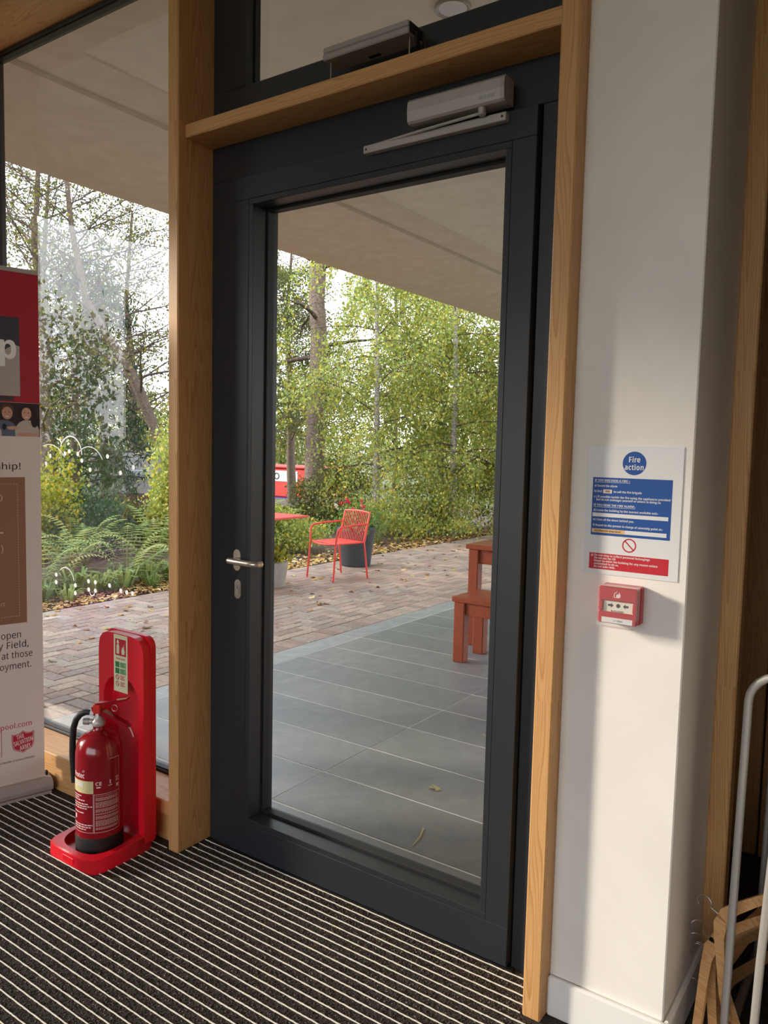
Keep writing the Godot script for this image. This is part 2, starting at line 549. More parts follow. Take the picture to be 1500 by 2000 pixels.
	put(bx(-0.425, -0.409, 0.0, 0.106, -0.3, 0.075, 0.005), "return_board", M.gloss, bb)

	# sidelight
	var w1 = struct("window_1", "tall sidelight window with white dot and arc stickers", "window")
	put(ring(-3.55, -2.1, 0.12, 3.147, -0.11, -0.056, 0.022, 0.02, 0.047, 0.02, 0.002), "frame", M.frame, w1)
	put(ring(-3.529, -2.12, 0.167, 3.127, -0.085, -0.06, 0.006, 0.0, 0.006, 0.008, 0.001), "gasket", M.rubber, w1)
	put(bx(-3.535, -2.11, 0.16, 3.135, -0.080, -0.074), "pane", M.glass, w1)
	var dots = [[-3.038, 1.391], [-3.007, 1.401], [-2.946, 1.391], [-2.918, 1.364], [-2.862, 1.327], [-2.744, 1.386], [-2.66, 1.322], [-2.579, 1.347], [-2.422, 1.377], [-2.422, 1.343], [-3.148, 1.378], [-3.18, 1.344],
		[-3.113, 0.857], [-3.114, 0.823], [-2.973, 0.826], [-2.974, 0.792], [-2.879, 0.855], [-2.832, 0.856], [-2.878, 0.819], [-2.832, 0.82], [-2.736, 0.854], [-2.662, 0.841], [-2.624, 0.839], [-2.588, 0.839]]
	var ds = mb()
	prism(ds, disc(0.0095, 0, 0, 16), 0.0, 0.0006)
	var dm = ds.commit()
	for d in dots: put(dm, "sticker_dot", M.vinyl, w1, Vector3(d[0], d[1], -0.0738))
	for a in [[-2.998, 1.385, 0.080, 0.0, 0.0026, 0.05, 2.7], [-2.87, 1.315, 0.108, 0, 0.0016, 0.55, 2.4], [-3.155, 1.28, 0.148, 0, 0.0016, 0.7, 1.9], [-3.043, 0.836, 0.06, 0, 0.002, 0.15, 2.3], [-2.855, 0.812, 0.016, 0, 0.002, 3.3, 6.1]]:
		var as_ = mb()
		annulus(as_, a[2] - a[4], a[2] + a[4], -0.0738, -0.0732, Vector2(a[0], a[1]), a[5], a[6], 24)
		put(as_, "sticker_arc", M.vinyl, w1)
	# glazed bay out of view behind the banner
	var w5 = struct("window_5", "glazed bay at the garden corner behind the banner", "window")
	put(ring(-5.2, -3.6, 0.12, 3.147, -0.11, -0.056, 0.04, 0.04, 0.05, 0.04), "frame", M.frame, w5)
	put(bx(-5.17, -3.63, 0.16, 3.12, -0.080, -0.074), "pane", M.glass, w5)

	# fanlight over the door
	var w2 = struct("window_2", "dark framed fanlight above the door transom", "window")
	put(ring(-2.079, -0.76, 2.49, 3.147, -0.11, -0.025, 0.047, 0.05, 0.05, 0.045), "frame", M.frame, w2)
	put(ring(-2.031, -0.812, 2.512, 3.1, -0.09, -0.022, 0.105, 0.1, 0.116, 0.07), "sash", M.frame, w2)
	put(ring(-1.928, -0.91, 2.626, 3.032, -0.086, -0.062, 0.008, 0.008, 0.008, 0.008, 0.001), "gasket", M.rubber, w2)
	put(bx(-1.935, -0.9, 2.62, 3.04, -0.080, -0.074), "pane", M.glass, w2)
	# the door
	var d1 = struct("door_1", "anthracite framed glass door with chrome lever handle", "door")
	put(ring(-2.079, -0.76, 0.0, 2.455, -0.11, -0.022, 0.117, 0.103, 0.0, 0.12, 0.002), "frame", M.frame, d1)
	put(ring(-1.963, -0.862, 0.0, 2.336, -0.1, -0.05, 0.012, 0.012, 0.012, 0.012, 0.0), "seal", M.black, d1)
	put(bx(-1.97, -0.85, 0.0, 0.006, -0.1, -0.004), "threshold", M.black, d1)
	put(ring(-1.957, -0.868, 0.012, 2.328, -0.07, 0.0, 0.0735, 0.0685, 0.111, 0.0755, 0.0015), "leaf", M.frame, d1)
	put(ring(-1.883, -0.937, 0.1235, 2.252, -0.07, -0.0005, 0.018, 0.018, 0.0185, 0.018, 0.0012), "glazing_bead", M.frame, d1)
	put(ring(-1.866, -0.954, 0.141, 2.235, -0.098, -0.066, 0.008, 0.008, 0.01, 0.01, 0.001), "gasket", M.rubber, d1)
	put(bx(-1.864, -0.956, 0.143, 2.233, -0.092, -0.086), "pane", M.glass, d1)
	put(ring(-1.957, -0.868, 0.012, 2.328, -0.12, -0.1, 0.094, 0.088, 0.13, 0.095, 0.001), "outer_leaf", M.frame, d1)
	# lever handle and lock
	var hs = mb()
	prism(hs, round_rect(-0.0165, 0.0165, -0.037, 0.037, 0.0164), 0.0, 0.006)
	var rose = put(hs, "handle", M.chrome, d1, Vector3(-1.9215, 1.0515, 0.0))
	hs = mb()
	tube(hs, [Vector3(0, 0, 0.004), Vector3(0, 0, 0.034)], 0.0105, 14)
	put(hs, "neck", M.chrome, rose)
	hs = mb()
	tube(hs, [Vector3(-0.006, 0.001, 0.037), Vector3(0.0, 0.001, 0.039), Vector3(0.03, 0, 0.04), Vector3(0.09, -0.001, 0.04), Vector3(0.106, -0.0015, 0.038), Vector3(0.115, -0.002, 0.033), Vector3(0.118, -0.002, 0.024), Vector3(0.118, -0.002, 0.01)], 0.0108, 14)
	put(hs, "lever", M.chrome, rose)
	hs = mb()
	prism(hs, round_rect(-0.0145, 0.0145, -0.0335, 0.0335, 0.0142), 0.0, 0.008)
	var esc = put(hs, "lock_plate", M.chrome, d1, Vector3(-1.915, 0.9515, 0.0))
	hs = mb()
	prism(hs, disc(0.0085, 0, 0.006), 0.0, 0.0095)
	prism(hs, round_rect(-0.005, 0.005, -0.018, 0.002, 0.0045), 0.0, 0.0093)
	var cyl = put(hs, "lock_cylinder", M.alu2, esc)
	put(bx(-0.0012, 0.0012, 0.001, 0.011, 0.0093, 0.0098), "keyway", M.black, esc)

	# recess right of the pier
	one(bx(-0.425, -0.372, 0.0, 3.4, -0.36, -0.3, 0.004), "trim_9", M.pine_v, "brown wooden jamb at the back of the pier's return", "jamb", "structure")
	var wr = struct("wall_recess", "brown boarded back of the coat recess narrowed by an added unseen panel", "wall")
	put(bx(-0.72, 3.2, 0.0, 3.4, -1.3, -1.14), "backing", M.black, wr)
	var pl = bx(0.004, 0.186, 0.0, 3.35, 0.0, 0.02, 0.003).commit()
	for i in 11: put(pl, "board", M.pine_v, wr, Vector3(-0.6 + 0.19 * i, 0, -1.14 + 0.004 * (i % 2)))
	put(bx(-0.72, -0.6, 0.0, 3.4, -1.2, -0.36), "recess_side", M.pine_v, wr)
	put(bx(-0.72, 3.2, 3.0, 3.6, -1.3, 0.0), "recess_head", M.pine_v, wr)
	put(bx(1.2, 1.3, 0.0, 3.4, -1.2, 0.0), "recess_cheek", M.pine_v, wr)
	put(bx(-0.05, 0.03, 0.0, 3.0, -0.62, -0.56, 0.003), "stile", M.pine_v, wr)
	put(bx(-0.19, 3.2, 0.0, 3.4, 0.04, 0.14), "unseen_shade_panel", M.plaster, wr)  # added panel out of view, keeps hall light out of the recess

# ------------------------------------------------------------------ things in the hall
func door_hardware():
	var c = thing("door_closer", "silver overhead door closer with slide arm on the door head", "door closer", Vector3(-1.085, 2.366, 0.0))
	var st = mb()
	# body: softly curved front, swept along x
	var prof = PackedVector2Array([Vector2(0, -0.031), Vector2(0.047, -0.031), Vector2(0.0535, -0.026), Vector2(0.056, 0.0), Vector2(0.0535, 0.026), Vector2(0.047, 0.033), Vector2(0, 0.033)])
	var along = Transform3D(Basis(Vector3(0, 0, 1), Vector3(0, 1, 0), Vector3(-1, 0, 0)), Vector3.ZERO)
	prism(st, prof, -0.136, 0.146, along)
	put(st, "body", M.alu, c)
	st = mb()
	prism(st, prof, -0.147, -0.136, along)
	put(st, "end_cap", M.alu2, c)
	lettering(c, "dorma", 0.011, 0.075, -0.012, 0.0556, M.alu2, "left")
	st = mb()
	lathe(st, [Vector2(0, -0.05), Vector2(0.008, -0.05), Vector2(0.0105, -0.047), Vector2(0.0105, -0.03), Vector2(0, -0.03)], 20, Vector3(0.076, 0, 0.036))
	put(st, "spindle", M.alu2, c)
	st = mb()
	tube(st, [Vector3(0.076, -0.043, 0.036), Vector3(-0.1, -0.046, 0.03), Vector3(-0.286, -0.047, 0.014)], 0.0042, 8)
	put(st, "arm", M.alu, c)
	var rl = put(bx(-0.318, 0.138, -0.068, -0.046, 0.0, 0.022, 0.0015), "slide_rail", M.alu, c)
	for x in [-0.308, 0.127]:
		st = mb()
		prism(st, disc(0.0034, x, -0.057, 14), 0.0215, 0.0224)
		put(st, "screw_hole", M.black, rl)

	var o = thing("window_opener", "grey chain opener box on the fanlight's lower sash rail", "window opener", Vector3(-1.365, 2.578, 0.0))
	st = mb()
	box(st, Vector3(-0.148, -0.018, 0.008), Vector3(0.15, 0.0, 0.082), 0.003)
	put(st, "body", M.alu2, o)
	put(bx(-0.147, 0.149, 0.001, 0.018, 0.01, 0.081, 0.003), "cover", M.alu2, o)
	put(bx(0.1495, 0.152, -0.014, 0.014, 0.012, 0.078, 0.001), "end_plate", M.rubber, o)
	put(bx(-0.02, 0.02, -0.0195, -0.0175, 0.02, 0.032, 0.0005), "badge", M.rubber, o)
	for x in [-0.132, 0.14]:
		st = mb()
		tube(st, [Vector3(x, -0.018, 0.06), Vector3(x, -0.083, 0.06)], 0.0022, 8)
		put(st, "pin", M.steel, o)
	put(bx(0.146, 0.156, -0.04, -0.002, 0.03, 0.05, 0.002), "bracket", M.rubber, o)
	st = mb()
	tube(st, [Vector3(0.15, 0.008, 0.03), Vector3(0.165, 0.0, 0.03), Vector3(0.168, -0.03, 0.026), Vector3(0.166, -0.083, 0.02)], 0.002, 6)
	put(st, "cable", M.rubber, o)

func wrap_text(text, h, R, ang, y, bold = false, fit = 0.0):
	var t := TextMesh.new()
	t.text = text
	t.font = font(bold)
	t.font_size = 48
	t.pixel_size = h / (48 * 0.71)
	t.depth = 0.0004
	t.curve_step = 3.0
	t.horizontal_alignment = HORIZONTAL_ALIGNMENT_LEFT
	t.vertical_alignment = VERTICAL_ALIGNMENT_CENTER
	var w = t.get_aabb().size.x
	var x0 = t.get_aabb().position.x
	var sx = fit / w if fit > 0 else 1.0
	var arr = t.get_mesh_arrays()
	var v: PackedVector3Array = arr[Mesh.ARRAY_VERTEX]
	var idx: PackedInt32Array = arr[Mesh.ARRAY_INDEX]
	var st = mb()
	var P = func(p):
		var a = ang + (p.x - x0) * sx / R
		var r = R + p.z + 0.0003
		return Vector3(sin(a) * r, y + p.y, cos(a) * r)
	for i in range(0, idx.size(), 3):
		var a = P.call(v[idx[i]]); var b = P.call(v[idx[i + 1]]); var c = P.call(v[idx[i + 2]])
		var n = Vector3(a.x, 0, a.z).normalized()
		tri(st, a, b, c, n, n, n)
	return st

# curved patch on a cylinder, angles measured from +z towards +x
func patch(R, a0, a1, y0, y1, steps = 10, thick = 0.0004):
	var st = mb()
	for i in steps:
		var u = lerpf(a0, a1, float(i) / steps)
		var v = lerpf(a0, a1, float(i + 1) / steps)
		var nu = Vector3(sin(u), 0, cos(u)); var nv = Vector3(sin(v), 0, cos(v))
		var r = R + thick
		tri(st, nu * r + Vector3(0, y0, 0), nv * r + Vector3(0, y0, 0), nv * r + Vector3(0, y1, 0), nu, nv, nv)
		tri(st, nu * r + Vector3(0, y0, 0), nv * r + Vector3(0, y1, 0), nu * r + Vector3(0, y1, 0), nu, nv, nu)
	return st

func fire_point():
	# stand -----------------------------------------------------------
	var s = thing("extinguisher_stand", "bright red plastic extinguisher stand with tall back and tray", "stand", Vector3(-2.318, 0, 0.27))
	var st = mb()
	# tray: a rim round an oval well, lofted between outer rounded rectangle and inner oval
	var outer = []
	var inner = []
	var N = 48
	for i in N:
		var a = TAU * i / N
		var d = Vector2(cos(a), sin(a))
		# outer: superellipse
		var e = 7.0
		var k = pow(pow(absf(d.x), e) + pow(absf(d.y), e), -1.0 / e)
		outer.append(Vector2(d.x * k * 0.1375, d.y * k * 0.13))
		e = 3.0
		k = pow(pow(absf(d.x), e) + pow(absf(d.y), e), -1.0 / e)
		inner.append(Vector2(d.x * k * 0.112, d.y * k * 0.108 - 0.0))
	var H = func(p): return lerpf(0.046, 0.064, clampf((0.13 - p.y) / 0.26, 0, 1))
	for i in N:
		var j = (i + 1) % N
		var oa = outer[i]; var ob = outer[j]; var ia = inner[i]; var ib = inner[j]
		var no_a = Vector3(oa.x, 0, oa.y).normalized(); var no_b = Vector3(ob.x, 0, ob.y).normalized()
		var A = func(p, y): return Vector3(p.x, y, p.y)
		var ob_bot = ob * 1.01
		tri(st, A.call(oa * 1.01, 0.0), A.call(ob_bot, 0.0), A.call(ob, H.call(ob) - 0.004), no_a, no_b, no_b)
		tri(st, A.call(oa * 1.01, 0.0), A.call(ob, H.call(ob) - 0.004), A.call(oa, H.call(oa) - 0.004), no_a, no_b, no_a)
		var n2 = (no_a + Vector3.UP).normalized()
		quad(st, A.call(oa, H.call(oa) - 0.004), A.call(ob, H.call(ob) - 0.004), A.call(ob * 0.97, H.call(ob)), A.call(oa * 0.97, H.call(oa)), n2)
		quad(st, A.call(oa * 0.97, H.call(oa)), A.call(ob * 0.97, H.call(ob)), A.call(ib, H.call(ib)), A.call(ia, H.call(ia)), Vector3.UP)
		tri(st, A.call(ia, H.call(ia)), A.call(ib, H.call(ib)), A.call(ib * 0.93, 0.024), -no_a, -no_b, (-no_b + Vector3.UP).normalized())
		tri(st, A.call(ia, H.call(ia)), A.call(ib * 0.93, 0.024), A.call(ia * 0.93, 0.024), -no_a, (-no_b + Vector3.UP).normalized(), (-no_a + Vector3.UP).normalized())
		tri(st, A.call(ia * 0.93, 0.024), A.call(ib * 0.93, 0.024), Vector3(0, 0.02, 0), Vector3.UP, Vector3.UP, Vector3.UP)
	put(st, "tray", M.red, s)
	# back board: full plate behind, rim of the front with an arched recess
	st = mb()
	prism(st, round_rect(-0.119, 0.137, 0.01, 0.768, 0.04, 8), -0.13, -0.112)
	put(st, "back_plate", M.red, s)
	st = mb()
	var out_l = []
	var in_l = []
	var K = 22
	# outline from the foot of one side over the top to the other foot, and the arch inside it
	for i in K + 1:
		var a = PI * i / K
		var cx = cos(a); var sy = sin(a)
		var e = 5.0
		var k = pow(pow(absf(cx), e) + pow(absf(sy), e), -1.0 / e)
		out_l.append(Vector2(0.009 + cx * k * 0.126, 0.64 + sy * k * 0.126))
		in_l.append(Vector2(0.009 + cx * 0.098, 0.53 + sy * 0.085))
	out_l.push_front(Vector2(0.137, 0.03)); out_l.push_back(Vector2(-0.119, 0.03))
	in_l.push_front(Vector2(0.107, 0.03)); in_l.push_back(Vector2(-0.089, 0.03))
	for i in out_l.size() - 1:
		var a = out_l[i]; var b = out_l[i + 1]; var c = in_l[i + 1]; var d = in_l[i]
		var z1 = -0.078
		quad(st, Vector3(a.x, a.y, z1), Vector3(b.x, b.y, z1), Vector3(c.x, c.y, z1), Vector3(d.x, d.y, z1), Vector3(0, 0, 1))
		var t = (b - a).normalized()
		var n = Vector3(t.y, -t.x, 0)
		if n.dot(Vector3(a.x - 0.009, a.y - 0.5, 0)) < 0: n = -n
		quad(st, Vector3(a.x, a.y, z1), Vector3(b.x, b.y, z1), Vector3(b.x, b.y, -0.126), Vector3(a.x, a.y, -0.126), n)
		t = (c - d).normalized()
		n = Vector3(t.y, -t.x, 0)
		if n.dot(Vector3(d.x - 0.009, d.y - 0.45, 0)) > 0: n = -n
		quad(st, Vector3(d.x, d.y, z1), Vector3(c.x, c.y, z1), Vector3(c.x * 0.95, c.y * 0.985, -0.112), Vector3(d.x * 0.95, d.y * 0.985, -0.112), (n + Vector3(0, 0, 0.4)).normalized())
	put(st, "back_rim", M.red, s)
	put(bx(-0.03, 0.03, 0.012, 0.032, 0.1305, 0.1325, 0.001), "badge", M.red, s)
	# instruction sticker on the back
	var k1 = put(bx(-0.028, 0.049, 0.556, 0.763, -0.0785, -0.0772), "sticker", M.sticker, s)
	put(bx(-0.019, 0.041, 0.688, 0.748, -0.0772, -0.0768), "red_panel", M.signred, k1)
	st = mb()
	prism(st, round_rect(-0.011, 0.004, 0.694, 0.726, 0.003, 3), -0.0768, -0.0764)
	prism(st, round_rect(-0.008, 0.001, 0.726, 0.731, 0.001, 2), -0.0768, -0.0764)
	prism(st, PackedVector2Array([Vector2(-0.011, 0.733), Vector2(0.004, 0.733), Vector2(-0.001, 0.744), Vector2(-0.007, 0.744)]), -0.0768, -0.0764)
	prism(st, PackedVector2Array([Vector2(0.018, 0.694), Vector2(0.032, 0.694), Vector2(0.035, 0.706), Vector2(0.031, 0.716), Vector2(0.03, 0.732), Vector2(0.024, 0.716), Vector2(0.02, 0.722), Vector2(0.016, 0.705)]), -0.0768, -0.0764)
	put(st, "pictogram", M.sticker, k1)
	lettering(k1, "Foam spray", 0.006, 0.0105, 0.677, -0.0771, M.signred, "centre", 0.05, true)
	for i in 4:
		var y = 0.655 - i * 0.0235
		var gm = M.green if i < 2 else M.signred
		if i < 2:
			put(bx(-0.019, 0.004, y - 0.01, y + 0.01, -0.0772, -0.0768), "pictogram", gm, k1)
			put(bx(0.008, 0.041, y - 0.01, y + 0.01, -0.0772, -0.0769), "text_panel", M.green2, k1)
		else:
			st = mb()
			annulus(st, 0.0075, 0.0098, -0.0772, -0.0767, Vector2(-0.0075, y), 0, TAU, 20)
			prism(st, PackedVector2Array([Vector2(-0.014, y + 0.0045), Vector2(-0.0125, y + 0.006), Vector2(-0.001, y - 0.0045), Vector2(-0.0025, y - 0.006)]), -0.0772, -0.0767)
			put(st, "pictogram", gm, k1)
		st = mb()
		for j in 5: box(st, Vector3(0.009, y + 0.0068 - j * 0.0035, -0.0771), Vector3(0.036 - (j * 7 % 3) * 0.004, y + 0.0085 - j * 0.0035, -0.0767))
		put(st, "printed_line", gm, k1)

	# extinguisher ----------------------------------------------------
	var x = thing("fire_extinguisher", "red foam fire extinguisher with black base and hose in its stand", "fire extinguisher", Vector3(-2.31, 0.023, 0.282))
	x.rotation.y = -deg_to_rad(0.0)
	var R = 0.079
	st = mb()
	lathe(st, [Vector2(R, 0.062), Vector2(R, 0.335), Vector2(R * 0.985, 0.355), Vector2(R * 0.93, 0.376), Vector2(R * 0.82, 0.394), Vector2(R * 0.64, 0.408), Vector2(R * 0.42, 0.417), Vector2(0.022, 0.421), Vector2(0.019, 0.426), Vector2(0.019, 0.443), Vector2(0, 0.443)], 56)
	put(st, "cylinder", M.ext, x)
	st = mb()
	lathe(st, [Vector2(0, 0.0), Vector2(R - 0.006, 0.0), Vector2(R + 0.001, 0.005), Vector2(R + 0.002, 0.058), Vector2(R + 0.0005, 0.063), Vector2(R - 0.003, 0.064)], 56)
	put(st, "base", M.black, x)
	st = mb()
	lathe(st, [Vector2(0, 0.438), Vector2(0.021, 0.438), Vector2(0.0225, 0.442), Vector2(0.0225, 0.455), Vector2(0.019, 0.458), Vector2(0.015, 0.47), Vector2(0.012, 0.49), Vector2(0, 0.492)], 20)
	# directions as seen by a person in front: to the side the hose hangs and to the handle
	var lf = Vector3(-0.82, 0, 0.57)
	var bk = Vector3(0.9, 0, -0.43)
	tube(st, [Vector3(0, 0.452, 0) + lf * 0.01, Vector3(0, 0.45, 0) + lf * 0.036], 0.0095, 12)
	put(st, "valve", M.alu, x)
	st = mb()
	tube(st, [Vector3(0, 0.45, 0) + lf * 0.034, Vector3(0, 0.45, 0) + lf * 0.052], 0.012, 14)
	put(st, "gauge", M.alu2, x)
	st = mb()
	tube(st, [Vector3(0, 0.478, 0) + lf * 0.008, Vector3(0, 0.482, 0) + lf * 0.03], 0.0095, 12)
	put(st, "hose_nut", M.white, x)
	st = mb()
	var hp = []
	for q in [[0.028, 0.482], [0.045, 0.483], [0.064, 0.474], [0.079, 0.455], [0.0885, 0.425], [0.092, 0.38], [0.093, 0.33], [0.091, 0.28], [0.089, 0.23]]: hp.append(lf * q[0] + Vector3(0, q[1], 0))
	tube(st, hp, [0.0095, 0.0105, 0.0108, 0.011, 0.011, 0.011, 0.0108, 0.0105, 0.009], 14)
	put(st, "hose", M.rubber, x)
	# carrying handle and squeeze lever: folded plates
	var side = bk.cross(Vector3.UP).normalized()
	var hb = Transform3D(Basis(bk, Vector3.UP, side * -1.0), Vector3.ZERO)
	st = mb()
	prism(st, PackedVector2Array([Vector2(-0.018, 0.486), Vector2(0.0, 0.505), Vector2(0.03, 0.513), Vector2(0.108, 0.535), Vector2(0.112, 0.539), Vector2(0.108, 0.542), Vector2(0.03, 0.524), Vector2(-0.004, 0.518), Vector2(-0.022, 0.5)]), -0.011, 0.011, hb)
	put(st, "lever", M.ext, x)
	st = mb()
	prism(st, PackedVector2Array([Vector2(-0.014, 0.474), Vector2(0.012, 0.474), Vector2(0.05, 0.466), Vector2(0.1, 0.445), Vector2(0.113, 0.436), Vector2(0.116, 0.443), Vector2(0.102, 0.456), Vector2(0.05, 0.479), Vector2(0.02, 0.492), Vector2(-0.008, 0.5)]), -0.012, 0.012, hb)
	put(st, "carry_handle", M.ext, x)
	st = mb()
	box(st, Vector3(-0.016, 0.48, -0.014), Vector3(0.012, 0.512, 0.014), 0.003, hb)
	put(st, "safety_clip", M.ext_red, x)
	st = mb()
	for i in 17: pass
	var rp = []
	for i in 15:
		var a = TAU * i / 14
		rp.append(hb * Vector3(0.052 + cos(a) * 0.011, 0.497 + sin(a) * 0.011, 0.014))
	tube(st, rp, 0.0016, 6, false)
	put(st, "pin_ring", M.steel, x)
	st = mb()
	tube(st, [hb * Vector3(0.11, 0.44, 0.006), hb * Vector3(0.122, 0.42, 0.004), hb * Vector3(0.128, 0.405, 0.002)], 0.002, 6)
	put(st, "tie", M.print, x)
	# printed labels, on the face towards the room; angles from +z towards +x
	var a_l = deg_to_rad(-28.0)
	var a_m = deg_to_rad(42.0)
	var a_r = deg_to_rad(108.0)
	var RR = R
	st = patch(RR, a_l, a_m - 0.02, 0.224, 0.268, 10)
	put(st, "cream_band", M.cream, x)
	put(wrap_text("Protec", 0.017, RR, deg_to_rad(-20), 0.285, true, 0.052), "lettering", M.print, x)
	st = mb()
	for i in 3: pass
	put(wrap_text("//", 0.008, RR, deg_to_rad(12), 0.301, true), "lettering", M.print, x)
	put(wrap_text("FOAM", 0.016, RR + 0.0003, deg_to_rad(-22), 0.253, true, 0.05), "lettering", M.white, x)
	put(wrap_text("CE", 0.012, RR, deg_to_rad(46), 0.258, true, 0.02), "lettering", M.print, x)
	put(patch(RR, deg_to_rad(48), deg_to_rad(58), 0.243, 0.2475, 4), "printed_line", M.print, x)
	put(patch(RR, deg_to_rad(80), deg_to_rad(83), 0.252, 0.266, 3), "emblem", M.print, x)
	put(patch(RR, deg_to_rad(76), deg_to_rad(87), 0.246, 0.248, 3), "printed_line", M.print, x)
	put(wrap_text("UK", 0.007, RR, deg_to_rad(98), 0.268, true), "lettering", M.print, x)
	put(wrap_text("CA", 0.007, RR, deg_to_rad(98), 0.258, true), "lettering", M.print, x)
	put(patch(RR, deg_to_rad(99), deg_to_rad(106), 0.234, 0.246, 3), "emblem", M.print, x)
	# frames of thin lines
	for q in [[a_l, a_l + 0.012, 0.085, 0.222], [a_m - 0.035, a_m - 0.02, 0.085, 0.222], [a_m, a_m + 0.015, 0.085, 0.222], [a_r, a_r + 0.015, 0.085, 0.34], [a_l, a_m - 0.02, 0.085, 0.0862], [a_m, a_r, 0.085, 0.0862], [a_m, a_r, 0.22, 0.2212], [deg_to_rad(80), a_r, 0.34, 0.3412]]:
		put(patch(RR, q[0], q[1], q[2], q[3], 8), "printed_rule", M.print, x)
	for q in [[0.214, -22, 8], [0.206, -22, 0], [0.198, -22, 18], [0.186, -22, 28], [0.178, -22, 38], [0.17, -22, 24], [0.154, -22, 16], [0.112, -22, 38], [0.104, -22, 34], [0.096, -22, 22]]:
		var aa = q[1]
		while aa < q[2]:
			var bb = minf(aa + rng.randf_range(4, 11), q[2])
			put(patch(RR, deg_to_rad(aa), deg_to_rad(bb), q[0] - 0.0019, q[0] + 0.0019, 2), "printed_word", M.print, x)
			aa = bb + 1.6
	st = patch(RR, deg_to_rad(-20), deg_to_rad(-12), 0.128, 0.144, 3)
	put(st, "emblem", M.print, x)
	# close-set small print as one part
	st = mb()
	var rowy = 0.214
	while rowy > 0.094:
		var ang = 46.0
		var bold_row = int(rowy * 1000) % 5 == 0
		while ang < 104.0 and not bold_row:
			var wdt = rng.randf_range(2.0, 6.0)
			var u = deg_to_rad(ang); var v = deg_to_rad(minf(ang + wdt, 105.0))
			var nu = Vector3(sin(u), 0, cos(u)); var nv = Vector3(sin(v), 0, cos(v))
			var r = RR + 0.0004
			quad(st, nu * r + Vector3(0, rowy, 0), nv * r + Vector3(0, rowy, 0), nv * r + Vector3(0, rowy + 0.0011, 0), nu * r + Vector3(0, rowy + 0.0011, 0), (nu + nv).normalized())
			ang += wdt + 1.3
		rowy -= 0.0031
	var sm = put(st, "small_print", M.print, x)
	sm.set_meta("kind", "stuff")

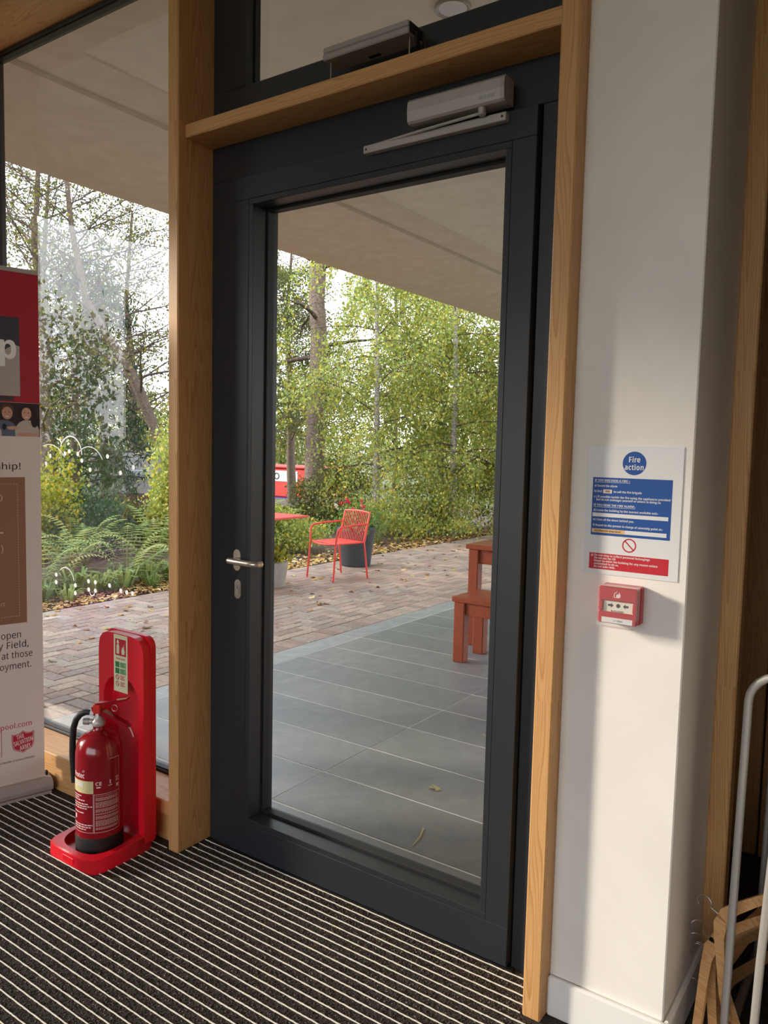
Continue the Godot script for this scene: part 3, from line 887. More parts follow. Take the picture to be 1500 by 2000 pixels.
func roll_up_banner():
	var b = thing("roll_up_banner", "crimson and pale roll-up banner standing against the sidelight", "banner", Vector3(-2.90, 0, 0.115), deg_to_rad(75.0))
	var W = 0.6
	var st = mb()
	# cassette with a rounded front
	var prof = PackedVector2Array([Vector2(-0.055, 0.012), Vector2(0.03, 0.012), Vector2(0.042, 0.02), Vector2(0.046, 0.036), Vector2(0.04, 0.054), Vector2(0.02, 0.064), Vector2(-0.045, 0.064), Vector2(-0.055, 0.054)])
	var along = Transform3D(Basis(Vector3(0, 0, 1), Vector3(0, 1, 0), Vector3(-1, 0, 0)), Vector3.ZERO)
	prism(st, prof, -0.012, W + 0.012, along)
	put(st, "cassette", M.bangrey, b)
	put(bx(-0.004, 0.006, 0.064, 0.082, -0.02, -0.004, 0.001), "latch", M.black, b)
	put(bx(-W - 0.01, 0.008, 0.0, 0.012, -0.05, 0.04, 0.003), "foot", M.bangrey, b)
	st = mb()
	tube(st, [Vector3(-W / 2, 0.06, -0.03), Vector3(-W / 2, 2.08, -0.02)], 0.007, 8)
	put(st, "pole", M.alu, b)
	put(bx(-W, -0.009, 2.087, 2.104, -0.008, 0.006, 0.002), "top_rail", M.alu, b)
	var pn = put(bx(-W, -0.009, 0.06, 2.088, -0.0006, 0.0), "fabric", M.banner, b)
	var z = 0.0004
	put(bx(-W, -0.0095, 1.590, 2.087, 0.0, z), "red_print", M.banred, pn)
	# dark square with a pale swoosh and a big letter
	put(bx(-0.5, -0.081, 1.615, 1.916, z, 2 * z), "dark_print", M.bandark, pn)
	st = mb()
	prism(st, PackedVector2Array([Vector2(-0.5, 1.615), Vector2(-0.081, 1.615), Vector2(-0.081, 1.806), Vector2(-0.098, 1.812), Vector2(-0.12, 1.8), Vector2(-0.16, 1.77), Vector2(-0.22, 1.74), Vector2(-0.5, 1.7)]), 2 * z, 3 * z)
	put(st, "pale_print", M.bangrey, pn)
	lettering(pn, "p", 0.088, -0.096, 1.800, 3 * z, M.white, "right", 0.0, true)
	lettering(pn, "true", 0.022, -0.092, 1.665, 3 * z, M.alu2, "right", 0.0, false, true, 0.06)
	# printed photograph of three people
	var img := Image.create(256, 128, false, Image.FORMAT_RGB8)
	img.fill(rgb8(44, 36, 42))
	var E = func(cx, cy, rx, ry, c):
		for yy in range(maxi(0, int(cy - ry)), mini(128, int(cy + ry) + 1)):
			for xx in range(maxi(0, int(cx - rx)), mini(256, int(cx + rx) + 1)):
				if pow((xx - cx) / float(rx), 2.0) + pow((yy - cy) / float(ry), 2.0) <= 1.0: img.set_pixel(xx, yy, c)
	E.call(150, 30, 22, 24, rgb8(84, 54, 40)); E.call(150, 40, 17, 24, rgb8(196, 146, 124)); E.call(140, 110, 42, 44, rgb8(92, 100, 122))
	E.call(96, 50, 18, 22, rgb8(72, 46, 38)); E.call(96, 60, 15, 20, rgb8(200, 148, 126)); E.call(92, 120, 40, 40, rgb8(196, 180, 170))
	E.call(214, 40, 28, 38, rgb8(36, 26, 30)); E.call(212, 40, 16, 24, rgb8(206, 158, 136)); E.call(214, 112, 40, 48, rgb8(190, 176, 166)); E.call(238, 66, 12, 26, rgb8(36, 26, 30))
	E.call(214, 120, 34, 7, rgb8(200, 150, 130)); E.call(168, 96, 20, 7, rgb8(204, 156, 134)); E.call(140, 92, 7, 12, rgb8(30, 28, 34))
	for p in [[150, 52], [96, 72], [212, 54]]: E.call(p[0], p[1], 6, 2, rgb8(228, 210, 204))
	for p in [[150, 36], [96, 57], [212, 36]]:
		E.call(p[0] - 6, p[1], 2, 1.5, rgb8(60, 40, 36)); E.call(p[0] + 6, p[1], 2, 1.5, rgb8(60, 40, 36))
	var pm = mat(Color.WHITE, 0.55)
	pm.albedo_texture = ImageTexture.create_from_image(img)
	st = mb()
	var c4 = [Vector2(-0.30, 1.459), Vector2(-0.0095, 1.459), Vector2(-0.0095, 1.589), Vector2(-0.30, 1.589)]
	var uv = [Vector2(0, 1), Vector2(1, 1), Vector2(1, 0), Vector2(0, 0)]
	for i in [0, 2, 1, 0, 3, 2]:
		st.set_normal(Vector3(0, 0, 1)); st.set_uv(uv[i]); st.add_vertex(Vector3(c4[i].x, c4[i].y, z))
	put(st, "photo_print", pm, pn)
	put(bx(-0.18, -0.105, 1.595, 1.613, z, 2 * z), "window_print", M.bandark, pn)
	lettering(pn, "rship!", 0.026, -0.084, 1.342, z * 0.5, M.textdark, "right", 0.105)
	# brown panel with a dashed border
	put(bx(-W + 0.066, -0.0685, 0.718, 1.299, 0.0, z), "brown_print", M.banbrown, pn)
	st = mb()
	var yy2 = 0.746
	while yy2 < 1.27:
		box(st, Vector3(-0.0975, yy2, z), Vector3(-0.0958, yy2 + 0.006, 2 * z))
		yy2 += 0.0105
	for yk in [0.746, 1.272]:
		var xx2 = -0.0965
		while xx2 > -0.4:
			box(st, Vector3(xx2 - 0.006, yk, z), Vector3(xx2, yk + 0.0018, 2 * z))
			xx2 -= 0.0105
	put(st, "dashed_border", M.bantext, pn)
	lettering(pn, "p", 0.032, -0.152, 1.222, z, M.bantext, "right")
	put(bx(-0.19, -0.151, 1.079, 1.086, z, 2 * z), "rule_print", M.bantext, pn)
	lettering(pn, ")", 0.028, -0.152, 1.02, z, M.bantext, "right")
	lettering(pn, "rt", 0.016, -0.150, 0.80, z, M.bantext, "right")
	lettering(pn, "s open", 0.027, -0.092, 0.672, 0.0, M.textdark, "right", 0.098)
	lettering(pn, "ry Field,", 0.027, -0.064, 0.632, 0.0, M.textdark, "right", 0.125)
	lettering(pn, "at those", 0.027, -0.050, 0.591, 0.0, M.textdark, "right", 0.115)
	lettering(pn, "loyment.", 0.027, -0.055, 0.547, 0.0, M.textdark, "right", 0.125)
	lettering(pn, "rpool.com", 0.021, -0.057, 0.302, 0.0, M.banlogo, "right", 0.128)
	put(bx(-0.1722, -0.1705, 0.185, 0.288, 0.0, z), "divider_print", M.banlogo, pn)
	# shield
	var sh = PackedVector2Array([Vector2(-0.042, 0.036), Vector2(-0.03, 0.033), Vector2(-0.012, 0.036), Vector2(0.0, 0.045), Vector2(0.012, 0.036), Vector2(0.03, 0.033), Vector2(0.042, 0.038), Vector2(0.0425, 0.018), Vector2(0.0415, -0.012), Vector2(0.036, -0.028), Vector2(0.022, -0.037), Vector2(0.008, -0.042), Vector2(0.0, -0.047), Vector2(-0.008, -0.042), Vector2(-0.022, -0.037), Vector2(-0.036, -0.028), Vector2(-0.0415, -0.012), Vector2(-0.0425, 0.018)])
	st = mb()
	prism(st, sh, 0.0, z, Transform3D(Basis(), Vector3(-0.091, 0.231, 0)))
	var shd = put(st, "shield_print", M.banlogo, pn)
	st = mb()
	var o_in = PackedVector2Array(); var o_out = PackedVector2Array()
	for p in sh:
		o_out.append(p * 0.94); o_in.append(p * 0.90)
	for i in sh.size():
		var j = (i + 1) % sh.size()
		prism(st, PackedVector2Array([o_out[i], o_out[j], o_in[j], o_in[i]]), z, 2 * z, Transform3D(Basis(), Vector3(-0.091, 0.231, 0)))
	put(st, "shield_line", M.banner, pn)
	lettering(pn, "THE", 0.0165, -0.101, 0.2525, z, M.banner, "centre", 0.028, true, false, 0.16)
	lettering(pn, "SALVATION", 0.0185, -0.090, 0.231, z, M.banner, "centre", 0.072, true, false, 0.16)
	lettering(pn, "ARMY", 0.0185, -0.083, 0.207, z, M.banner, "centre", 0.043, true, false, 0.16)
	lettering(pn, "the Republic of Ireland (CHY6399)", 0.008, -0.049, 0.158, 0.0, M.textdark, "right", 0.135)

func wall_notices():
	var s = thing("fire_action_sign", "white fire action notice with blue and red panels on the pier", "sign", Vector3(-0.5565, 1.311, 0.0752))
	put(bx(-0.111, 0.111, -0.154, 0.154, 0.0, 0.002, 0.0005), "board", M.signwhite, s)
	var z = 0.0022
	var st = mb()
	prism(st, disc(0.0275, 0.0, 0.114, 40), 0.002, z)
	put(st, "blue_disc", M.blue, s)
	lettering(s, "Fire", 0.0125, 0.0, 0.1225, z, M.signwhite, "centre", 0.026, true)
	lettering(s, "action", 0.0125, 0.0, 0.1045, z, M.signwhite, "centre", 0.044, true)
	put(bx(-0.097, 0.089, -0.06, 0.0785, 0.002, z), "blue_panel", M.blue, s)
	var x = -0.0925
	var lines = [["IF YOU DISCOVER A FIRE :-", 0.0715, 0.085], ["a) Sound the alarm", 0.0585, 0.055], ["b) Dial", 0.0455, 0.0185], ["c ) If possible tackle the fire using the appliances provided", 0.0325, 0.178], ["but do not endanger yourself or others in doing so.", 0.0255, 0.152], ["IF YOU HEAR THE FIRE ALARM:-", 0.0125, 0.1], ["d) Leave the building by the nearest available exit:-", 0.0, 0.153], ["e) Close all the doors behind you.", -0.0225, 0.098], ["f) Report to the person in charge of assembly point at:-", -0.036, 0.165]]
	for l in lines:
		lettering(s, l[0], 0.0049, x + (0.006 if l[0].begins_with("but") else 0.0), l[1], z, M.signwhite, "left", l[2], true)
	lettering(s, "to call the fire brigade", 0.0049, -0.0455, 0.0455, z, M.signwhite, "left", 0.066, true)
	for q in [[-0.0925, -0.0075, 0.0672], [-0.0925, 0.0075, 0.008]]: put(bx(q[0], q[1], q[2] - 0.0004, q[2] + 0.0004, z, z + 0.0002), "underline", M.signwhite, s)
	put(bx(-0.071, -0.05, 0.041, 0.05, z, z + 0.0002), "white_box", M.signwhite, s)
	put(bx(-0.067, -0.053, 0.0425, 0.0485, z + 0.0002, z + 0.0004), "label_tape", M.label, s)
	lettering(s, "999", 0.0042, -0.060, 0.0455, z + 0.0004, M.textdark, "centre", 0.009, true)
	put(bx(-0.0945, 0.083, -0.0155, -0.0065, z, z + 0.0002), "white_box", M.signwhite, s)
	put(bx(-0.0945, 0.081, -0.054, -0.0445, z, z + 0.0002), "white_box", M.signwhite, s)
	put(bx(-0.0945, -0.015, -0.054, -0.0445, z + 0.0002, z + 0.0004), "label_tape", M.label, s)
	lettering(s, "Kenilworth Way level", 0.0045, -0.056, -0.0492, z + 0.0004, M.textdark, "centre", 0.062, true)
	st = mb()
	annulus(st, 0.0135, 0.0165, 0.002, z, Vector2(-0.003, -0.0795), 0, TAU, 36)
	var k = 0.0105
	prism(st, PackedVector2Array([Vector2(-0.003 - k - 0.001, -0.0795 + k - 0.001), Vector2(-0.003 - k + 0.001, -0.0795 + k + 0.001), Vector2(-0.003 + k + 0.001, -0.0795 - k + 0.001), Vector2(-0.003 + k - 0.001, -0.0795 - k - 0.001)]), 0.002, z)
	put(st, "prohibition_ring", M.signred, s)
	put(bx(-0.098, 0.089, -0.142, -0.1035, 0.002, z), "red_panel", M.signred, s)
	lettering(s, "g)", 0.0048, -0.0935, -0.1085, z, M.signwhite, "left", 0.0, true)
	var yy = -0.1085
	for l in [["Do not stop to collect personal belongings", 0.132], ["Do not use the lift", 0.052], ["Never re-enter the building for any reason unless", 0.15], ["authorised to do so.", 0.06], ["Do not take risks.", 0.052]]:
		lettering(s, l[0], 0.0048, -0.0855, yy, z, M.signwhite, "left", l[1], true)
		yy -= 0.0068

	var c = thing("fire_call_point", "small red break-glass fire call point on the pier below the notice", "call point", Vector3(-0.565, 1.0945, 0.0752))
	put(bx(-0.046, 0.046, -0.0445, 0.0445, 0.0, 0.026, 0.003), "back_box", M.callred, c)
	var f = put(ring(-0.045, 0.045, -0.0435, 0.0435, 0.026, 0.05, 0.011, 0.011, 0.027, 0.034, 0.003), "front", M.callred, c)
	put(bx(-0.036, 0.036, -0.02, 0.012, 0.026, 0.044), "glass_element", M.callwhite, c)
	st = mb()
	for sg in [-1.0, 1.0]:
		var cx = -0.017 * sg
		prism(st, PackedVector2Array([Vector2(cx - 0.007 * sg, -0.0035), Vector2(cx, -0.0035), Vector2(cx, -0.0065), Vector2(cx + 0.006 * sg, -0.001), Vector2(cx, 0.0045), Vector2(cx, 0.0015), Vector2(cx - 0.007 * sg, 0.0015)]), 0.044, 0.0444)
	put(st, "arrow_marks", M.textdark, c)
	st = mb()
	prism(st, disc(0.0048, 0, -0.001), 0.044, 0.0444)
	put(st, "press_dot", M.textdark, c)
	lettering(c, "HOCHIKI", 0.0035, 0.001, -0.0145, 0.0441, M.textdark, "centre", 0.024, true)
	st = mb()
	prism(st, disc(0.0018, -0.0145, -0.0145, 10), 0.044, 0.0444)
	put(st, "logo_dot", M.textdark, c)
	st = mb()
	# house and flame symbol
	prism(st, PackedVector2Array([Vector2(-0.0095, 0.0185), Vector2(-0.0095, 0.0275), Vector2(-0.003, 0.034), Vector2(-0.002, 0.033), Vector2(-0.0078, 0.027), Vector2(-0.0078, 0.02), Vector2(0.005, 0.02), Vector2(0.005, 0.0185)]), 0.0498, 0.0503)
	prism(st, PackedVector2Array([Vector2(-0.003, 0.0195), Vector2(0.0045, 0.0195), Vector2(0.0065, 0.024), Vector2(0.003, 0.0325), Vector2(0.0015, 0.026), Vector2(-0.001, 0.0285), Vector2(-0.0045, 0.0235)]), 0.0498, 0.0503)
	put(st, "fire_symbol", M.print, c)
	put(bx(-0.036, 0.036, -0.0415, -0.029, 0.05, 0.0506), "label_strip", M.signwhite, c)
	lettering(c, "L1 0006", 0.0042, 0.003, -0.0355, 0.0506, M.textdark, "centre")
	# hinged clear cover standing a little open
	st = mb()
	box(st, Vector3(-0.046, -0.05, 0.056), Vector3(0.046, 0.046, 0.0575), 0.0005)
	box(st, Vector3(-0.046, -0.05, 0.03), Vector3(-0.0448, 0.046, 0.056), 0.0)
	box(st, Vector3(0.0448, -0.03, 0.03), Vector3(0.046, 0.046, 0.056), 0.0)
	box(st, Vector3(-0.046, 0.0448, 0.03), Vector3(0.046, 0.046, 0.056), 0.0)
	box(st, Vector3(-0.036, -0.052, 0.04), Vector3(0.04, -0.0505, 0.058), 0.0)
	put(st, "clear_cover", M.clear, c)

func coat_recess():
	var r = thing("clothes_rail", "grey metal tube clothes rail in the dark recess", "clothes rail", Vector3(0.1, 0, -0.02))
	var bend = func(xa, xb, z, h):
		var p = [Vector3(xa - 0.01, 0.02, z), Vector3(xa, h - 0.09, z)]
		for i in 7:
			var a = PI / 2 * i / 6
			p.append(Vector3(xa + 0.07 * (1 - cos(a)), h - 0.07 + 0.07 * sin(a), z))
		for i in 7:
			var a = PI / 2 * (6 - i) / 6
			p.append(Vector3(xb - 0.07 * (1 - cos(a)), h - 0.07 + 0.07 * sin(a), z))
		p.append(Vector3(xb, h - 0.09, z)); p.append(Vector3(xb + 0.01, 0.02, z))
		return p
	var st = mb()
	tube(st, bend.call(-0.398, 0.5, 0.0, 0.955), 0.0095, 12)
	put(st, "hanging_rail", M.rail, r)
	st = mb()
	tube(st, bend.call(-0.39, 0.5, -0.42, 0.93), 0.0095, 12)
	put(st, "hanging_rail", M.rail, r)
	for xx in [-0.408, 0.51]:
		st = mb()
		tube(st, [Vector3(xx, 0.012, 0.06), Vector3(xx, 0.012, -0.48)], 0.011, 10)
		put(st, "foot", M.rail, r)
	st = mb()
	tube(st, [Vector3(-0.342, 0.02, 0.03), Vector3(-0.333, 0.3, 0.045), Vector3(-0.318, 0.62, 0.06)], 0.0095, 12)
	put(st, "brace", M.rail, r)
	# wooden hangers heaped on their sides
	var mesh_body = mb()
	var arm = [Vector2(-0.006, 0.024), Vector2(0.02, 0.026), Vector2(0.06, 0.006), Vector2(0.12, -0.028), Vector2(0.18, -0.062), Vector2(0.215, -0.088), Vector2(0.222, -0.106), Vector2(0.21, -0.11), Vector2(0.2, -0.094), Vector2(0.15, -0.068), Vector2(0.09, -0.036), Vector2(0.04, -0.012), Vector2(0.0, -0.004)]
	var poly = PackedVector2Array()
	for p in arm: poly.append(p)
	prism(mesh_body, poly, -0.007, 0.007)
	var poly2 = PackedVector2Array()
	for p in arm: poly2.append(Vector2(-p.x, p.y))
	prism(mesh_body, poly2, -0.007, 0.007)
	var body = mesh_body.commit()
	var hk = mb()
	var hp = [Vector3(0, 0.02, 0), Vector3(0, 0.045, 0)]
	for i in 11:
		var a = -PI / 2 + PI * 1.35 * i / 10
		hp.append(Vector3(cos(a) * 0.018, 0.064 + sin(a) * 0.018, 0))
	tube(hk, hp, 0.0016, 6)
	var hook = hk.commit()
	var spots = [
		[Vector3(-0.322, 0.315, -0.075), Vector3(0.0, -0.25, 1.2), "pale wooden hanger on top of the heap by the clothes rail"],
		[Vector3(-0.345, 0.225, -0.11), Vector3(-0.75, -0.2, 1.25), "wooden hanger lying just below the topmost one"],
		[Vector3(-0.35, 0.18, -0.15), Vector3(-0.95, -0.1, 1.4), "wooden hanger third from the top of the heap"],
		[Vector3(-0.345, 0.145, -0.19), Vector3(-1.05, 0.1, 1.5), "wooden hanger fourth from the top of the heap"],
		[Vector3(-0.355, 0.115, -0.23), Vector3(-1.15, 0.05, 1.35), "wooden hanger fifth from the top of the heap"],
		[Vector3(-0.345, 0.085, -0.15), Vector3(-1.25, 0.2, 1.6), "wooden hanger sixth from the top of the heap"],
		[Vector3(-0.335, 0.055, -0.2), Vector3(-1.35, 0.1, 1.45), "wooden hanger seventh from the top of the heap"]]
	for q in spots:
		var h = thing("coat_hanger", q[2], "coat hanger", q[0], 0.0, "wooden coat hangers heaped by the clothes rail")
		h.rotation = q[1]
		put(body, "wooden_arms", M.hanger, h)
		put(hook, "hook", M.steel, h)

func hall_sofa():
	var s = thing("sofa", "low magenta sofa along the hall's garden windows", "sofa", Vector3(-4.75, 0, 1.65))
	put(bx(-0.3, 0.3, 0.1, 0.26, -0.5, 0.5, 0.03), "seat_base", M.purple, s)
	put(bx(-0.2, 0.3, 0.26, 0.38, -0.48, 0.48, 0.04), "seat_cushion", M.purple, s)
	put(bx(-0.32, -0.18, 0.2, 0.62, -0.5, 0.5, 0.04), "backrest", M.purple, s)
	for x in [-0.26, 0.24]:
		for z in [-0.44, 0.44]: put(bx(x - 0.02, x + 0.02, 0.0, 0.1, z - 0.02, z + 0.02, 0.004), "leg", M.black, s)

# ------------------------------------------------------------------ outside
func to_pixel(p):
	var b = Basis.from_euler(Vector3(-0.0832235, 0.6044109, 0.0227570))
	var v = b.inverse() * (p - Vector3(0, 1.45, 1.905))
	if v.z > -0.1: return Vector3(-9999, -9999, 1)
	return Vector3(750 - 1522.47 * v.x / v.z, 1000 + 1522.47 * v.y / v.z, -v.z)

func paving():
	one(bx(-60, 40, -1.2, -0.12, -70, 30), "ground", M.lawn, "garden ground beyond the paving", "ground", "structure")
	var p = struct("patio_pavement", "grey slate paving under the canopy outside the door", "paving")
	put(bx(-3.685, 3.0, -0.12, -0.0212, -12.0, -0.14), "mortar_bed", M.grout, p)
	var slabs = []
	for w in [1.352]: slabs.append(bx(0.0025, w, -0.02, 0.0, 0.003, 0.347, 0.0015).commit())
	var x0s = [-3.497, -2.144, -0.791, 0.562]
	for i in 34:
		var z = -0.418 - 0.3515 * i
		for k in 4:
			put(slabs[0], "slab", M.slate if (i * 7 + k * 3) % 5 < 3 else M.slate2, p, Vector3(x0s[k], -0.02 + ((i * 5 + k) % 3) * 0.0004, z - 0.35))
	for k in 4: put(bx(0.0025, 1.352, -0.02, 0.0, 0.003, 0.27, 0.0015), "slab", M.slate, p, Vector3(x0s[k], -0.02, -0.415))
	for i in 14: put(bx(0.0, 0.186, -0.02, 0.0, 0.003, 0.897, 0.002), "kerb_stone", M.kerb, p, Vector3(-3.690, -0.0195, -0.14 - 0.9 * (i + 1)))
	# litter on the slabs
	var lf = mb()
	for i in 5:
		var a = TAU * i / 5
		tri(lf, Vector3(0, 0.004, 0), Vector3(cos(a) * 0.02, 0.002 + 0.006 * (i % 2), sin(a) * 0.014), Vector3(cos(a + 1.0) * 0.02, 0.001, sin(a + 1.0) * 0.015), Vector3.UP, Vector3.UP, Vector3.UP)
	var lm = lf.commit()
	var dry = mat(rgb8(196, 178, 128), 0.7)
	var k2 = 0
	for q in [["curled dry leaf lying on the slates outside the door", Vector3(-1.652, -0.019, -0.92), 1.5], ["small pale leaf on the slates by the bench foot", Vector3(-2.86, -0.019, -2.93), 0.8], ["tiny pale fleck of leaf on the slates", Vector3(-1.78, -0.019, -1.62), 0.6], ["tiny pale fleck of leaf on the slates", Vector3(-2.42, -0.019, -2.5), 0.6]]:
		var o = one(lm, "dry_leaf", dry, q[0], "leaf", "", "dry leaves on the slates")
		o.position = q[1]; o.rotation.y = k2 * 1.3; o.scale = Vector3(q[2], q[2], q[2]); k2 += 1
	var tw = mb()
	tube(tw, [Vector3(-1.50, -0.015, -0.585), Vector3(-1.475, -0.014, -0.52), Vector3(-1.465, -0.016, -0.45)], [0.0035, 0.0025, 0.0015], 5)
	one(tw, "twig", dry, "pale dry stalk lying on the slates outside the door", "twig")

	var b = struct("brick_pavement", "red brown brick paving in herringbone beside the slates", "paving")
	put(bx(-6.15, -3.686, -0.12, -0.028, -14.0, 3.0), "sand_bed", M.soil, b)
	var list = []
	for j in range(-30, 140):
		var z = -0.1 * j
		list.append([Vector3(-3.795, 0, z - 0.05), 0.0])
		for i in 22:
			var m = posmod(i - j, 4)
			if m == 0 and i < 21: list.append([Vector3(-3.9 - 0.1 * (i + 1), 0, z - 0.05), 0.0])
			if (m == 0 and i == 21) or (m == 1 and i == 0): list.append([Vector3(-3.9 - 0.1 * (i + 0.5), 0, z - 0.05), -1.0])
			if m == 2: list.append([Vector3(-3.9 - 0.1 * (i + 0.5), 0, z), PI / 2])
	for l in list:
		var q = to_pixel(l[0] + Vector3(0, -0.02, 0))
		var seen = (q.x > 88 and q.x < 330 and q.y < 1500 and q.y > 1050) or (q.x > 522 and q.x < 950 and q.y > 1020 and q.y < 1400)
		l.append(q.z if seen else q.z + 100.0 if q.z > 0.2 and q.x > -5000 else 500.0)
	list.sort_custom(func(u, v): return u[2] < v[2])
	var half = bx(-0.0475, 0.0475, -0.03, 0.0, -0.0475, 0.0475, 0.004).commit()
	var bm = bx(-0.0975, 0.0975, -0.03, 0.0, -0.0475, 0.0475, 0.004).commit()
	var rest = []
	var halves = []
	var tones = [lin(172, 146, 130), lin(160, 134, 118), lin(182, 158, 140), lin(156, 138, 124), lin(170, 152, 136)]
	for i in list.size():
		var l = list[i]
		var at = l[0] + Vector3(0, -0.02 + rng.randf_range(-0.003, 0.0015), 0)
		var tone = rng.randi() % 5
		if i < 300:
			var o = put(half if l[1] < 0.0 else bm, "brick", M.brick[tone], b, at)
			o.rotation.y = maxf(l[1], 0.0)
		else:
			if l[1] < 0.0: halves.append([Transform3D(Basis(), at), tones[tone]])
			else: rest.append([Transform3D(Basis(Vector3.UP, l[1]), at), tones[tone]])
	cloud(b, "further_bricks", bm, M.brick_many, rest)
	cloud(b, "further_half_bricks", half, M.brick_many, halves)
	one(bx(-14.0, -6.15, -0.14, -0.05, -16.0, 4.0), "garden_ground", M.soil, "dark planting bed soil beyond the bricks", "ground", "structure")

func canopy():
	var c = struct("canopy_roof", "pale rendered canopy soffit over the patio", "canopy")
	var Y = 3.3
	put(bx(-5.2, 3.0, Y + 0.06, Y + 0.35, -13.0, -0.11), "roof_slab", M.soffit, c)
	put(bx(-5.2, -3.85, Y, Y + 0.06, -13.0, -0.11), "edge_board", M.soffit, c)
	put(bx(-3.765, -3.46, Y, Y + 0.06, -13.0, -0.11), "inner_board", M.soffit, c)
	put(bx(-3.46, 3.0, Y, Y + 0.06, -0.45, -0.11), "wall_board", M.soffit, c)
	put(bx(-3.46, 3.0, Y + 0.012, Y + 0.06, -13.0, -0.45), "soffit_board", M.soffit2, c)
	put(bx(-3.85, -3.765, Y + 0.03, Y + 0.06, -13.0, -0.11), "shadow_gap", M.soffit, c)
	var d = thing("downlight", "round grey downlight in the canopy soffit above the fanlight", "downlight", Vector3(-1.77, Y, -1.085))
	var st = mb()
	lathe(st, [Vector2(0.058, 0.006), Vector2(0.074, -0.004), Vector2(0.078, 0.0), Vector2(0.078, 0.012)], 32)
	put(st, "rim", M.alu2, d)
	st = mb()
	lathe(st, [Vector2(0.0, 0.004), Vector2(0.06, 0.004)], 32)
	put(st, "lens", M.signwhite, d)

func picnic_set():
	var b = thing("wooden_bench", "red brown chunky wooden bench on the slates", "bench", Vector3(-2.62, -0.02, -2.73))
	for i in 4: put(bx(0.0, 1.5, 0.42, 0.455, -0.098 - 0.098 * i, -0.003 - 0.098 * i, 0.004), "seat_board", M.table, b)
	for x in [0.016, 1.4]:
		for z in [-0.085, -0.372]: put(bx(x, x + 0.083, 0.0, 0.42, z, z + 0.078, 0.006), "leg", M.table_v, b)
	put(bx(0.1, 1.4, 0.33, 0.42, -0.05, -0.025, 0.003), "apron", M.table, b)
	put(bx(0.1, 1.4, 0.33, 0.42, -0.36, -0.335, 0.003), "apron", M.table, b)
	var t = thing("wooden_table", "red brown wooden table behind the bench", "table", Vector3(-2.78, -0.02, -3.2))
	for i in 6: put(bx(0.0, 1.7, 0.727, 0.762, -0.125 - 0.125 * i, -0.003 - 0.125 * i, 0.004), "top_board", M.table, t)
	for x in [0.022, 1.58]:
		for z in [-0.09, -0.7]: put(bx(x, x + 0.08, 0.0, 0.727, z, z + 0.078, 0.006), "leg", M.table_v, t)
	put(bx(0.1, 1.6, 0.62, 0.727, -0.06, -0.035, 0.003), "apron", M.table, t)
	put(bx(0.1, 1.6, 0.62, 0.727, -0.69, -0.665, 0.003), "apron", M.table, t)

func red_furniture():
	# chair: frame of bent tube, string back
	var at = Vector3(-5.33, -0.02, -4.92)
	var c = thing("garden_chair", "coral red metal garden armchair with string back", "chair", at, -0.23)
	var r = 0.0105
	var W = 0.235
	var D = 0.245
	var st
	for s in [-1.0, 1.0]:
		st = mb()
		tube(st, [Vector3(s * W, 0.0, D), Vector3(s * (W - 0.008), 0.41, D - 0.035), Vector3(s * (W + 0.004), 0.54, D - 0.045), Vector3(s * (W + 0.006), 0.572, D - 0.06), Vector3(s * (W + 0.006), 0.588, D - 0.09), Vector3(s * W, 0.605, D - 0.25), Vector3(s * (W - 0.01), 0.612, -D + 0.02)], r, 10)
		put(st, "front_leg", M.chair, c)
		st = mb()
		tube(st, [Vector3(s * W, 0.0, -D), Vector3(s * (W - 0.012), 0.4, -D + 0.05), Vector3(s * (W - 0.018), 0.72, -D - 0.03)], r, 10)
		put(st, "back_leg", M.chair, c)
	st = mb()
	tube(st, [Vector3(-(W - 0.018), 0.71, -D - 0.028), Vector3(-(W - 0.03), 0.735, -D - 0.033), Vector3(0, 0.745, -D - 0.045), Vector3(W - 0.03, 0.735, -D - 0.033), Vector3(W - 0.018, 0.71, -D - 0.028)], r, 10)
	put(st, "top_rail", M.chair, c)
	st = mb()
	box(st, Vector3(-0.222, 0.398, -0.2), Vector3(0.222, 0.412, 0.19), 0.006)
	put(st, "seat", M.chair, c)
	st = mb()
	tube(st, [Vector3(-0.225, 0.405, 0.18), Vector3(-0.12, 0.398, 0.225), Vector3(0, 0.394, 0.235), Vector3(0.12, 0.398, 0.225), Vector3(0.225, 0.405, 0.18)], r, 10)
	put(st, "seat_rim", M.chair, c)
	for i in 15:
		var f = i / 14.0
		st = mb()
		tube(st, [Vector3(lerpf(-0.19, 0.19, f), 0.41, -0.2), Vector3(lerpf(-0.2, 0.2, f), 0.57, -0.235), Vector3(lerpf(-0.205, 0.205, f), 0.738, -D - 0.036)], 0.0042, 6)
		put(st, "back_cord", M.chair, c)
	# table
	var t = thing("garden_table", "coral red square garden table on a black foot", "table", Vector3(-5.68, -0.02, -3.85))
	put(bx(-0.45, 0.45, 0.722, 0.742, -0.45, 0.45, 0.005), "top", M.chair, t)
	st = mb()
	lathe(st, [Vector2(0, 0.02), Vector2(0.035, 0.02), Vector2(0.035, 0.722), Vector2(0, 0.722)], 14)
	put(st, "column", M.boathull, t)
	put(bx(-0.075, 0.075, 0.0, 0.02, -0.075, 0.075, 0.004), "foot", M.boathull, t)

func leaf_blade(len_, wid, fold):
	var st = mb()
	var a = Vector3(0, 0, 0); var b = Vector3(wid / 2, fold, len_ * 0.42); var c = Vector3(0, 0, len_); var d = Vector3(-wid / 2, fold, len_ * 0.42)
	var n1 = (c - a).cross(b - a).normalized(); if n1.y < 0: n1 = -n1
	var n2 = (d - a).cross(c - a).normalized(); if n2.y < 0: n2 = -n2
	tri(st, a, b, c, n1, n1, n1)
	tri(st, a, c, d, n2, n2, n2)
	return st.commit()

